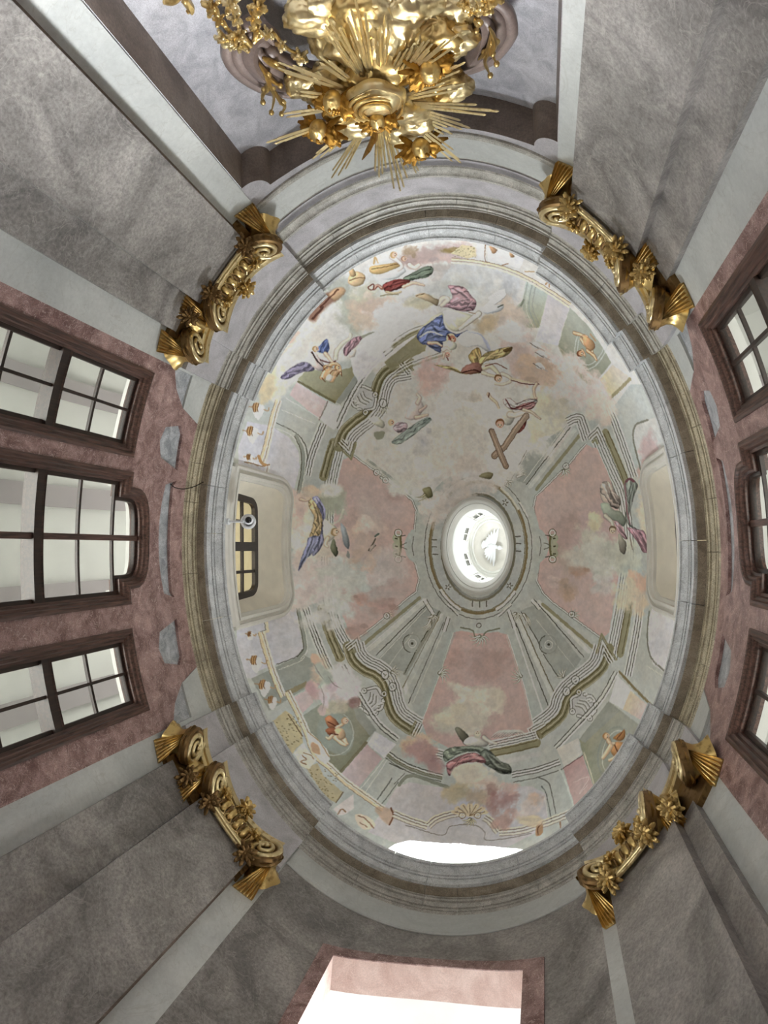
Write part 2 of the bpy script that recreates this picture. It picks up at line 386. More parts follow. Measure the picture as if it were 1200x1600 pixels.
mb.add([niche_map(t, .362, z) for t, z in ring]+[niche_map(t, .80, z) for t, z in ring], [(i, (i+1) % k, (i+1) % k+k, i+k) for i in range(k)])
at_origin(mb.build('reveal', M['brown'], smooth=40), w)
mb = MB(); sheet(mb, [(-122, 0), (-57.5, 0), (-57.5, 11.2), (-122, 11.2)], [], .80, .95, fmap=niche_map); at_origin(mb.build('panel', M['lilac'], smooth=30), w)

# ---- back wall: window niche with red frame
w = empty('wall_back'); tag(w, 'dark grey marble back wall with red framed window niche', kind='structure')
nt0, nt1 = 72.3, 105.4
nich = [(nt0, 2.2), (nt1, 2.2)]+[(t, 10.63+.36*math.sin(math.pi*(t-nt0)/(nt1-nt0))) for t in np.linspace(nt1, nt0, 15)]
ft0, ft1 = 68.6, 107.9
fr = [(ft0, 2.0), (ft1, 2.0)]+[(t, 10.74+.40*math.sin(math.pi*(t-ft0)/(ft1-ft0))) for t in np.linspace(ft1, ft0, 15)]
mb = MB(); sheet(mb, [(58.0, 0), (121.15, 0), (121.15, 12.3), (58.0, 12.3)], [fr], .34, .75); at_origin(mb.build('facing', M['grey'], smooth=30), w)
mb = MB(); sheet(mb, fr, [nich], .325, .345); at_origin(mb.build('window_surround', M['brownred'] if 'brownred' in M else M['red'], smooth=30), w)
mb = MB(); loft(mb, [(.325, 11.74), (.31, 11.76), (.31, 12.26), (.5, 12.28), (.5, 11.74)], 58.0, 121.15, None, True, True); at_origin(mb.build('marble_band', M['white'], smooth=30), w)
# deep niche behind the frame
def back_map(t, d, z):
    x, y, _ = P(t, .34, z); return (x*(1+.10*(d-.34)), y+(d-.34)*1.0, z)
ring = dens(nich, 1.2); k = len(ring)
mb = MB(); mb.add([back_map(t, .6, z) for t, z in ring]+[back_map(t, .78, z+.0) for t, z in ring], [(i, (i+1) % k, (i+1) % k+k, i+k) for i in range(k)])
at_origin(mb.build('pink_reveal', M['pink'], smooth=40), w)
mb = MB(); mb.add([back_map(t, .34, z) for t, z in ring]+[back_map(t, .6, z+.0) for t, z in ring], [(i, (i+1) % k, (i+1) % k+k, i+k) for i in range(k)])
at_origin(mb.build('pink_soffit', M['pink'], smooth=40), w)
mb = MB(); mb.add([back_map(t, .78, z) for t, z in ring]+[back_map(t, 2.3, z+.25) for t, z in ring], [(i, (i+1) % k, (i+1) % k+k, i+k) for i in range(k)])
at_origin(mb.build('white_reveal', M['plaster'], smooth=40), w)

# ---- side walls with three gallery windows each
SIDES = {'left': dict(c=182., w1=(-152.05+360, -165.5+360), w2=(-168.0+360, -188.0+360), w3=(-191.9+360, -204.3+360), e0=CORNERS['front_left'][4]+360, e1=CORNERS['back_left'][4]),
         'right': dict(c=-1.2, w1=(-27.7, -14.1), w2=(-11.3, 8.9), w3=(12.0, 26.1), e0=CORNERS['front_right'][4], e1=CORNERS['back_right'][4])}
ZB = 6.0
def arch_window(ta, tb):
    """outline of the middle window: square shoulders and a raised basket arch"""
    s = 1 if tb > ta else -1; sh = .0; w = abs(tb-ta); i = s*w*.115
    out = [(ta, ZB), (tb, ZB), (tb, 10.70), (tb-i, 10.70)]
    for k in range(13):
        a = math.pi*k/12; cx = (ta+tb)/2; hw = (w/2-abs(i)); ca = math.cos(a); sa = math.sin(a)
        out.append((cx+s*hw*math.copysign(abs(ca)**.7, ca), 10.78+.46*sa**.75))
    return out+[(ta+i, 10.70), (ta, 10.70)]
WN = [0]
def cart(ta, tb, z0, z1, kind):
    """little inlaid panels above the windows"""
    if kind == 0:
        s = 1 if tb > ta else -1
        return [(ta, z1-.18), (ta+s*1.0, z0+.02), (ta+(tb-ta)*.45, z0-.06), (tb-s*1.6, z0+.05), (tb, z1), (ta+s*1.4, z1-.05)]
    s = 1 if tb > ta else -1
    m = [(ta+s*.9, z0+.05)]+[(ta+(tb-ta)*x, z0+.05-.1*math.sin(math.pi*x)) for x in (.2, .35, .5, .65, .8)]+[(tb-s*.9, z0+.05), (tb, z1), (tb-s*1., z1-.08), (ta+s*1., z1-.08), (ta, z1)]
    return m
def side_wall(side, q):
    w = empty('wall_'+side); tag(w, 'red marble wall around the %s gallery windows' % side, kind='structure')
    rects = []
    for key in ('w1', 'w3'):
        a, b = q[key]; rects.append([(a, ZB), (b, ZB), (b, 10.64), (a, 10.64)])
    rects.append(arch_window(*q['w2']))
    e0, e1 = q['e0'], q['e1']; s = 1 if e1 > e0 else -1
    # white shoulders run up beside the red field
    carts = [cart(e0+s*8.9, e0+s*16.6, 11.34, 11.95, 0), cart(q['c']-s*10, q['c']+s*10, 11.60, 11.97, 1), cart(e1-s*8.9, e1-s*16.6, 11.34, 11.95, 0)]
    tris = [[(e0+s*.02, 11.12), (e0+s*3.2, 11.35), (e0+s*5.9, 11.70), (e0+s*.02, 11.66)], [(e1-s*.02, 11.12), (e1-s*3.2, 11.35), (e1-s*5.9, 11.70), (e1-s*.02, 11.66)]]
    sh0 = [(e0+s*.0, 11.66), (e0+s*5.9, 11.70), (e0+s*7.6, 12.25), (e0, 12.25)]
    sh1 = [(e1-s*.0, 11.66), (e1-s*5.9, 11.70), (e1-s*7.6, 12.25), (e1, 12.25)]
    red = [(e0, 0), (e1, 0), (e1, 11.12), (e1-s*3.2, 11.35), (e1-s*5.9, 11.70), (e1-s*7.6, 12.28), (e0+s*7.6, 12.28), (e0+s*5.9, 11.70), (e0+s*3.2, 11.35), (e0, 11.12)]
    if s < 0:
        red = red[::-1]; rects = [r[::-1] for r in rects]; carts = [c[::-1] for c in carts]
    mb = MB(); sheet(mb, red, rects+carts, .34, .385, 1.2); at_origin(mb.build('red_facing', M['red'], smooth=30), w)
    for c in (sh0, sh1):
        mb = MB(); sheet(mb, c, [], .33, .5, 1.2); at_origin(mb.build('marble_shoulder', M['white'], smooth=30), w)
    for c in tris:
        mb = MB(); sheet(mb, c, [], .365, .5, 1.2); at_origin(mb.build('corner_inlay', M['inlay'], smooth=30), w)
    for c in carts:
        cx = sum(p[0] for p in c)/len(c); cz = sum(p[1] for p in c)/len(c)
        big = [(cx+(t-cx)*1.1, cz+(z-cz)*1.15) for t, z in c]
        mb = MB(); sheet(mb, big, [], .387, .42, 1.2); at_origin(mb.build('inlay_panel', M['inlay'], smooth=30), w)
    mb = MB(); sheet(mb, [(e0, 0), (e1, 0), (e1, 12.3), (e0, 12.3)], rects, .43, .72, 1.5); at_origin(mb.build('masonry', M['plaster'], smooth=30), w)
    return rects
def ringmesh(mb, tc, d_list, poly):
    """frame mouldings: poly in (t, z); d_list = [(inset in m, d)...]"""
    k = mpd(tc); pm = [((t-tc)*k, z) for t, z in poly]
    rows = []
    for ins, d in d_list:
        pp = inset(pm, ins); rows.append([P(tc+u/k, d, z) for u, z in pp])
    n = len(pm); vs = [p for r in rows for p in r]
    fs = [(j*n+i, j*n+(i+1) % n, (j+1)*n+(i+1) % n, (j+1)*n+i) for j in range(len(rows)-1) for i in range(n)]
    return mb.add(vs, fs)
def gallery_window(side, key, q, label):
    WN[0] += 1
    a, b = q[key]; lo, hi = min(a, b), max(a, b); tc = (lo+hi)/2
    mid = key == 'w2'
    poly = arch_window(lo, hi) if mid else [(lo, ZB), (hi, ZB), (hi, 10.64), (lo, 10.64)]
    poly = dens(poly, 1.0)
    w = empty('window_%d' % WN[0], P(tc, .34, ZB)); tag(w, label, kind='structure')
    mb = MB(); ringmesh(mb, tc, [(-.015, .42), (-.015, .315), (.02, .30), (.05, .305), (.065, .335), (.10, .345), (.115, .385), (.15, .39), (.15, .56), (-.015, .56)], poly)
    at_origin(mb.build('frame', M['wood'], smooth=30), w)
    k = mpd(tc); pm = [((t-tc)*k, z) for t, z in poly]
    inn = [(tc+u/k, z) for u, z in inset(pm, .14)]
    mb = MB(); ringmesh(mb, tc, [(.13, .47), (.13, .435), (.20, .435), (.205, .45), (.205, .50), (.13, .50)], poly)
    sash = at_origin(mb.build('sash', M['darkwood'], smooth=30), w)
    li, hi2 = lo+.20/k, hi-.20/k
    # transoms and glazing bars
    ztop = 10.43
    for zt in (8.92, 7.2):
        mb = MB(); block(mb, lo+.14/k, hi-.14/k, .39, .58, zt-.085, zt+.085); at_origin(mb.build('transom', M['darkwood']), w)
        mb = MB(); block(mb, lo+.14/k, hi-.14/k, .39, .40, zt+.045, zt+.085); at_origin(mb.build('transom_bead', M['wood']), w)
    zrows = [6.2, 7.12, 7.28, 8.06, 8.84, 9.0, 9.72, ztop] if not mid else [6.2, 7.12, 7.28, 8.06, 8.84, 9.0, 9.74, 10.50]
    bw = .022
    for zb in (8.06, 9.72 if not mid else 9.74):
        mb = MB(); block(mb, li-.02, hi2+.02, .445, .485, zb-bw, zb+bw); at_origin(mb.build('glazing_bar', M['darkwood']), w)
    if mid:
        mb = MB(); block(mb, li-.02, hi2+.02, .445, .485, 10.50-bw, 10.50+bw); at_origin(mb.build('glazing_bar', M['darkwood']), w)
    mw = .04 if mid else .02
    mb = MB(); block(mb, tc-mw/k, tc+mw/k, .42, .49, 6.15, 11.08 if mid else 10.46); at_origin(mb.build('mullion', M['wood'] if mid else M['darkwood']), w)
    bands = [(6.2, 7.12), (7.28, 8.06), (8.06, 8.84), (9.0, zrows[6]), (zrows[6], zrows[7])]
    for z0, z1 in bands:
        for x0, x1 in ((li, tc), (tc, hi2)):
            mb = MB(); block(mb, x0, x1, .464, .468, z0, z1); at_origin(mb.build('pane', M['glass']), w)
    if mid:
        hw = (hi2-li)/2
        for s in (-1, 1):
            pl = [(tc, 10.5)]+[(tc+s*hw*(.80*math.copysign(abs(math.cos(x))**.7, math.cos(x))), 10.5+.56*math.sin(x)**.75) for x in np.linspace(0, math.pi/2, 8)]
            mb = MB(); sheet(mb, pl if s > 0 else pl[::-1], [], .464, .468, 1.0); at_origin(mb.build('pane', M['glass']), w)
    return w
where = {'w1': 'nearest the altar', 'w2': 'with arched head in the middle', 'w3': 'farthest from the altar'}
for side, q in SIDES.items():
    side_wall(side, q)
    for key in ('w1', 'w2', 'w3'): gallery_window(side, key, q, 'brown framed gallery window %s, %s wall' % (where[key], side))
    # vaulted gallery behind the windows
    g = empty('trim_%d' % (20 if side == 'left' else 21)); tag(g, 'white vaulted gallery seen through the %s windows' % side, kind='structure')
    e0, e1 = q['e0'], q['e1']
    vault = [(.70, 11.3)]+[(1.85-1.15*math.cos(a), 11.3+1.15*math.sin(a)) for a in np.linspace(.15, math.pi-.15, 14)]+[(3.0, 11.3), (3.0, 6.2)]
    mb = MB(); loft(mb, vault, e0, e1, None, False); at_origin(mb.build('vault', M['plaster'], smooth=30), g)
    mb = MB(); loft(mb, [(3.0, 3.6), (3.0, 0)], e0, e1, None, False); at_origin(mb.build('outer_wall', M['plaster']), g)
    mb = MB(); loft(mb, [(.72, 3.0), (3.0, 3.0)], e0, e1, None, False); at_origin(mb.build('gallery_floor', M['floor']), g)
    for tm in ((q['w1'][0]+q['w1'][1])/2+1.5, q['c']-7.5, q['c']+6.0, (q['w3'][0]+q['w3'][1])/2-1.5):
        rib = [(.72, 11.25)]+[(1.85-1.05*math.cos(a), 11.25+1.05*math.sin(a)) for a in np.linspace(.1, math.pi-.1, 14)]+[(2.9, 11.25), (2.9, 6.2), (3.02, 6.2), (3.02, 12.6), (.72, 12.6)]
        mb = MB(); loft(mb, rib, tm-1.5, tm+1.5, 4, True, True); at_origin(mb.build('transverse_arch', M['lilacplaster'], smooth=30), g)
    mb = MB()
    for te in (e0, e1):
        mb.add([P(te, .72, 0), P(te, 3.1, 0), P(te, 3.1, 12.6), P(te, .72, 12.6), P(te+.5, .72, 0), P(te+.5, 3.1, 0), P(te+.5, 3.1, 12.6), P(te+.5, .72, 12.6)], [(0, 1, 2, 3), (4, 5, 6, 7)])
    at_origin(mb.build('end_wall', M['plaster']), g)
# ================================================================ dome
DA, DB, DZ0, DRZ = .36*H, .49*H, 1.06*H+ZC, .68*H
def dome_pt(th, w, off=0.):
    """th in degrees, w in degrees from the crown (90 = springing, more = drum); off pushes outwards"""
    t = rad(th)
    if w <= 90:
        s, c = math.sin(rad(w)), math.cos(rad(w)); p = Vector((DA*s*math.cos(t), DB*s*math.sin(t), DZ0+DRZ*c))
        n = Vector((s*math.cos(t)/DA, s*math.sin(t)/DB, c/DRZ)).normalized()
    else:
        p = Vector((DA*math.cos(t), DB*math.sin(t), DZ0-DRZ*rad(w-90))); n = Vector((math.cos(t)/DA, math.sin(t)/DB, 0)).normalized()
    return p+n*off
def dome_hit(px, py):
    """photo reading -> (th, w) on the dome"""
    u = ray(px, py); Mx = np.array([1/DA, 1/DB, 1/DRZ]); o = (CAM-np.array([0, 0, DZ0]))*Mx; v = u*Mx
    a = v@v; b = 2*o@v; c = o@o-1; s = (-b+math.sqrt(b*b-4*a*c))/(2*a); p = o+v*s
    if p[2] < 0:
        a = v[:2]@v[:2]; b = 2*o[:2]@v[:2]; c = o[:2]@o[:2]-1; s = (-b+math.sqrt(b*b-4*a*c))/(2*a); p = o+v*s
        return math.degrees(math.atan2(p[1], p[0])), 90-math.degrees(p[2])
    return math.degrees(math.atan2(p[1], p[0])), math.degrees(math.atan2(math.hypot(p[0], p[1]), p[2]))
WTOP, WBOT = 13.4, 91.9
# ---------------------------------------------------------------- the fresco
# Shapes are drawn in image pixels, cast along camera rays to the dome (th, w); outlines are read off the photo once and carried onto the shell.
RW, RH, RS = 1560, 2080, 1.05
def dome_hits(pts):
    p = np.asarray(pts, float); u = (np.c_[p-np.array([600., 800.]), np.full(len(p), F)]) @ RM.T; u = u/u[:, 2:]
    Mx = np.array([1/DA, 1/DB, 1/DRZ]); o = (CAM-np.array([0, 0, DZ0]))*Mx; v = u*Mx
    a = (v*v).sum(1); b = 2*v@o; c = o@o-1; s = (-b+np.sqrt(b*b-4*a*c))/(2*a); q = o+v*s[:, None]
    w = np.degrees(np.arctan2(np.hypot(q[:, 0], q[:, 1]), q[:, 2]))
    a2 = (v[:, :2]**2).sum(1); b2 = 2*v[:, :2]@o[:2]; c2 = o[:2]@o[:2]-1; s2 = (-b2+np.sqrt(b2*b2-4*a2*c2))/(2*a2); q2 = o+v*s2[:, None]
    low = q[:, 2] < 0; q = np.where(low[:, None], q2, q); w = np.where(low, 90-np.degrees(q2[:, 2]), w)
    th = np.arctan2(q[:, 1], q[:, 0]); r = w/90
    return np.stack([(r*np.cos(th)/RS+1)*RW/2, (r*np.sin(th)/RS+1)*RH/2], 1)
PX = 2.05                                     # canvas cells per photo pixel
canvas = np.empty((RH, RW, 3), np.float32)
def vnoise(cell, seed):
    r = np.random.default_rng(seed); gh, gw = int(RH/cell)+3, int(RW/cell)+3; g = r.random((gh, gw)).astype(np.float32)
    y = np.arange(RH)/cell; x = np.arange(RW)/cell; yi = y.astype(int); xi = x.astype(int)
    fy = (y-yi).astype(np.float32); fx = (x-xi).astype(np.float32); fy = fy*fy*(3-2*fy); fx = fx*fx*(3-2*fx)
    r0 = g[yi][:, xi]*(1-fx)+g[yi][:, xi+1]*fx; r1 = g[yi+1][:, xi]*(1-fx)+g[yi+1][:, xi+1]*fx
    return r0*(1-fy[:, None])+r1*fy[:, None]
NA = sum(vnoise(c, 10+i)*a for i, (c, a) in enumerate(((150, .42), (64, .27), (27, .17), (11, .14))))
NB = sum(vnoise(c, 30+i)*a for i, (c, a) in enumerate(((70, .4), (30, .3), (13, .18), (5, .12))))
NC = sum(vnoise(c, 50+i)*a for i, (c, a) in enumerate(((14, .4), (6, .35), (3, .25))))
def pp(s):
    if isinstance(s, str): return np.array([[float(k) for k in q.split(',')] for q in s.split()])
    return np.asarray(s, float)
def crom(p, n=6, closed=False):
    k = len(p)
    if k < 3: return p
    P0 = np.vstack([p[-1:], p, p[:2]]) if closed else np.vstack([2*p[:1]-p[1:2], p, 2*p[-1:]-p[-2:-1]])
    out = []; t = np.linspace(0, 1, n, endpoint=False)[:, None]
    for i in range(k if closed else k-1):
        a, b, c, d = P0[i], P0[i+1], P0[i+2], P0[i+3]
        out.append(.5*((2*b)+(-a+c)*t+(2*a-5*b+4*c-d)*t*t+(-a+3*b-3*c+d)*t**3))
    if not closed: out.append(p[-1:])
    return np.vstack(out)
def window(q, m):
    x0 = max(0, int(q[:, 0].min()-m)); x1 = min(RW, int(q[:, 0].max()+m)+2); y0 = max(0, int(q[:, 1].min()-m)); y1 = min(RH, int(q[:, 1].max()+m)+2)
    if x1 <= x0 or y1 <= y0: return None
    X, Y = np.meshgrid(np.arange(x0, x1, dtype=np.float32)+.5, np.arange(y0, y1, dtype=np.float32)+.5); return x0, x1, y0, y1, X, Y
def segdist(X, Y, q, closed):
    d = np.full(X.shape, 1e9, np.float32); T = np.zeros(X.shape, np.float32); n = len(q); L = 0
    for i in range(n if closed else n-1):
        a, b = q[i], q[(i+1) % n]; ex, ey = b-a; l2 = ex*ex+ey*ey+1e-9
        t = np.clip(((X-a[0])*ex+(Y-a[1])*ey)/l2, 0, 1); dd = (X-a[0]-t*ex)**2+(Y-a[1]-t*ey)**2
        m = dd < d; d = np.where(m, dd, d); T = np.where(m, (i+t)/max(1, (n-1)), T)
    return np.sqrt(d), T
def mix(wd, al, col):
    x0, x1, y0, y1 = wd[:4]; al = np.clip(al, 0, 1)[..., None]; c = canvas[y0:y1, x0:x1]; c += (np.asarray(col, np.float32)-c)*al
def f(s, col, a=1., soft=1., cur=False, rough=0., col2=None, gd=None, fold=None, model=0.):
    """filled shape; col2 + gd='x,y x,y' gives a gradient"""
    p = pp(s); p = crom(p, 6, True) if cur else p
    if not cur:                               # follow the curvature of the shell
        p = np.vstack([p[i]+(p[(i+1) % len(p)]-p[i])*np.linspace(0, 1, 4, endpoint=False)[:, None] for i in range(len(p))])
    q = dome_hits(p); so = soft*PX; wd = window(q, so+4+rough*PX*2)
    if wd is None: return
    X, Y = wd[4:]; ins = np.zeros(X.shape, bool); n = len(q)
    for i in range(n):
        e0, e1 = q[i-1], q[i]
        if e0[1] == e1[1]: continue
        ins ^= ((e0[1] > Y) != (e1[1] > Y)) & (X < (e1[0]-e0[0])*(Y-e0[1])/(e1[1]-e0[1])+e0[0])
    d, _ = segdist(X, Y, q, True); d = np.where(ins, d, -d)
    if rough: d = d+(NB[wd[2]:wd[3], wd[0]:wd[1]]-.5)*rough*PX*4
    al = np.clip(d/so+.5, 0, 1); al = al*al*(3-2*al)*a
    if fold is not None or model:             # modelled paint: drapery folds and a rounded form lit from the upper left
        c = np.asarray(col, np.float32)*np.ones((*X.shape, 1), np.float32); k = np.ones(X.shape, np.float32)
        nb_ = NB[wd[2]:wd[3], wd[0]:wd[1]]
        if fold is not None:
            an, wl_, amp = fold; ph = ((X-q[0, 0])*-math.sin(an)+(Y-q[0, 1])*math.cos(an))/(wl_*PX)*6.283+(NA[wd[2]:wd[3], wd[0]:wd[1]]-.5)*26+(nb_-.5)*4+((X-q[0, 0])*math.cos(an)+(Y-q[0, 1])*math.sin(an))/(wl_*PX*3.1)
            w_ = np.sin(ph)+.45*np.sin(ph*2.3+1.1); k = k+amp*np.where(w_ > 0, w_*.62, w_)
        if model:
            ctr = q.mean(0); sp = np.maximum(q.max(0)-q.min(0), 1); k = k-model*np.clip(((X-ctr[0])/sp[0]+(Y-ctr[1])/sp[1]), -.8, .8)-model*.5*np.clip(1-d/(3.5*PX), 0, 1)
        mix(wd, al, np.clip(c*k[..., None]+np.clip(k-1, 0, 1)[..., None]*26, 0, 245)); return
    if col2 is not None:
        g = dome_hits(pp(gd)); e = g[1]-g[0]; t = np.clip(((X-g[0, 0])*e[0]+(Y-g[0, 1])*e[1])/(e@e), 0, 1)[..., None]
        mix(wd, al, np.asarray(col, np.float32)*(1-t)+np.asarray(col2, np.float32)*t)
    else: mix(wd, al, col)
def s(st, w, col, a=1., soft=.8, cur=True, taper=0):
    """brush stroke"""
    p = pp(st); p = crom(p, 5) if cur else np.vstack([p[i]+(p[i+1]-p[i])*np.linspace(0, 1, 5, endpoint=False)[:, None] for i in range(len(p)-1)]+[p[-1:]])
    q = dome_hits(p); wd = window(q, w*PX/2+soft*PX+3)
    if wd is None: return
    d, T = segdist(wd[4], wd[5], q, False); hw = w*PX/2
    if taper == 1: hw = hw*np.clip(1.05-T, .08, 1)
    elif taper == 3: hw = hw*(1.08-.5*T)
    elif taper == 2: hw = hw*np.clip(np.sin(np.pi*np.clip(T, .04, .96)), .1, 1)
    al = np.clip((hw-d)/(soft*PX)+.5, 0, 1)*a; mix(wd, al, col)
def par(st, specs, cur=True):
    """parallel mouldings: specs = [(offset, width, colour, alpha)...]"""
    p = pp(st); p = crom(p, 5) if cur else p
    t = np.gradient(p, axis=0); t /= np.linalg.norm(t, axis=1)[:, None]+1e-9; nn = np.stack([-t[:, 1], t[:, 0]], 1)
    if not cur and len(p) > 2:
        for i in range(1, len(p)-1):
            a = p[i]-p[i-1]; b = p[i+1]-p[i]; a /= np.linalg.norm(a); b /= np.linalg.norm(b); m = np.array([-(a+b)[1], (a+b)[0]]); m /= np.linalg.norm(m)+1e-9; na = np.array([-a[1], a[0]]); nn[i] = m/max(.4, m@na)
    for off, w, col, al in specs: s(p+nn*off, w, col, al, .7, False)
def cl(x, y, rx, ry, col, a=.8, rot=0., rough=.9, hard=1.6):
    """cloud puff"""
    c = dome_hits([(x, y), (x+rx, y), (x, y+ry)]); cx, cy = c[0]; Rx = abs(c[1, 0]-cx)+1; Ry = abs(c[2, 1]-cy)+1; R = max(Rx, Ry)*1.5
    wd = window(np.array([[cx-R, cy-R], [cx+R, cy+R]]), 2)
    if wd is None: return
    X, Y = wd[4:]; cr, sr = math.cos(rad(rot)), math.sin(rad(rot)); dx, dy = X-cx, Y-cy
    e = np.hypot((dx*cr+dy*sr)/Rx, (-dx*sr+dy*cr)/Ry); n_ = NB[wd[2]:wd[3], wd[0]:wd[1]]-.5
    v = (1-e)+n_*rough*1.6; al = np.clip(v*hard, 0, 1); mix(wd, al*al*(3-2*al)*a, col)
def el(cx, cy, rx, ry, w, col, a=1., a0=0, a1=360):
    t = np.radians(np.linspace(a0, a1, 40)); s(np.stack([cx+rx*np.cos(t), cy+ry*np.sin(t)], 1), w, col, a, .7, False)
def cloth(st, col, folds=(), out=(70, 55, 50), oa=.55, hi=35, cur=True):
    p = pp(st); u_, s_, v_ = np.linalg.svd(p-p.mean(0)); an = math.atan2(v_[0, 1], v_[0, 0]); wid = max(5., min(10., s_[1]/math.sqrt(len(p))*1.7))
    f(st, col, 1, 1.2, cur, .35, None, None, (an, wid, .20), .26); s(np.vstack([p, p[:1]]), .9, out, oa*.45, 1.1, cur)
    c = np.asarray(col, float)
    for k, fo in enumerate(folds):
        s(fo, 3.2, np.clip(c*.62, 0, 255), .75, 2.2, True, 2); q = pp(fo)+np.array([2.4, -1.6]); s(q, 2.4, np.clip(c+hi, 0, 255), .7, 1.8, True, 2)
def limb(st, w, col=(206, 178, 150), sh=(128, 86, 66)):
    s(st, w+1.4, sh, .4, 2., True, 3); s(st, w, np.asarray(col)*.88, 1, 1.4, True, 3); s(pp(st)+np.array([-w*.10, -w*.10]), w*.72, col, .9, 1.8, True, 3); s(pp(st)+np.array([-w*.18, -w*.18]), w*.4, (226, 206, 182), .6, 1.2)
def head(x, y, r, hair=(110, 70, 45), col=(206, 176, 150), ang=0):
    t = np.radians(np.arange(0, 360, 45)); e = lambda dx, dy, k: [(x+dx+k*r*math.cos(q), y+dy+k*r*math.sin(q)) for q in t]
    ca, sa = math.cos(rad(ang)), math.sin(rad(ang))
    f(e(-ca*r*.35, -sa*r*.35, 1.08), hair, 1, 1, True); f(e(0, 0, .86), col, 1, 1, True); f(e(ca*r*.25, sa*r*.25, .4), (222, 196, 170), .7, 1.5, True)
    for o_ in (-.32, .32): s([(x+ca*r*.15-sa*r*o_-.3, y+sa*r*.15+ca*r*o_), (x+ca*r*.15-sa*r*o_+.6, y+sa*r*.15+ca*r*o_)], 1.0, (90, 56, 44), .9)
    s([(x+ca*r*.55+sa*r*.15, y+sa*r*.55-ca*r*.15), (x+ca*r*.55-sa*r*.15, y+sa*r*.55+ca*r*.15)], .8, (150, 84, 74), .9)

GR = (178, 181, 173); GRL = (194, 196, 187); GRD = (150, 154, 143); OL = (148, 141, 104); OLD = (110, 101, 64); LT = (212, 211, 198); DK = (82, 82, 66); DK2 = (108, 106, 88)
PK = (198, 170, 162); LIL = (190, 188, 193); LB = (200, 198, 202); CRM = (208, 198, 174); CRD = (166, 138, 100); PKB = (196, 178, 176); SKY = (200, 196, 189)
CORN = [(-11, 3, LT, .9), (-9, 1, DK, .8), (-7, 2.2, GRL, 1), (-5.2, .9, DK2, .8), (-3.2, 2.6, LT, .95), (-1, 1, DK, .85), (1, 2.4, LT, .9), (3, 1, DK, .8), (5.2, 3, GRL, .9), (7.4, 1.2, DK, .8)]
SHAD = [(12.5, 9, OL, .95), (11, 1.4, OLD, .8), (15, 1.4, OLD, .7), (18, 1.6, GRL, .7)]
ARCH = [(-6, 2.2, LT, .85), (-4, 1.1, DK, .85), (-1.8, 2.2, GRL, .9), (0, 1.1, DK, .8), (2, 2.2, LT, .85), (4, 1.2, DK, .8), (6.4, 2.6, GRL, .8)]
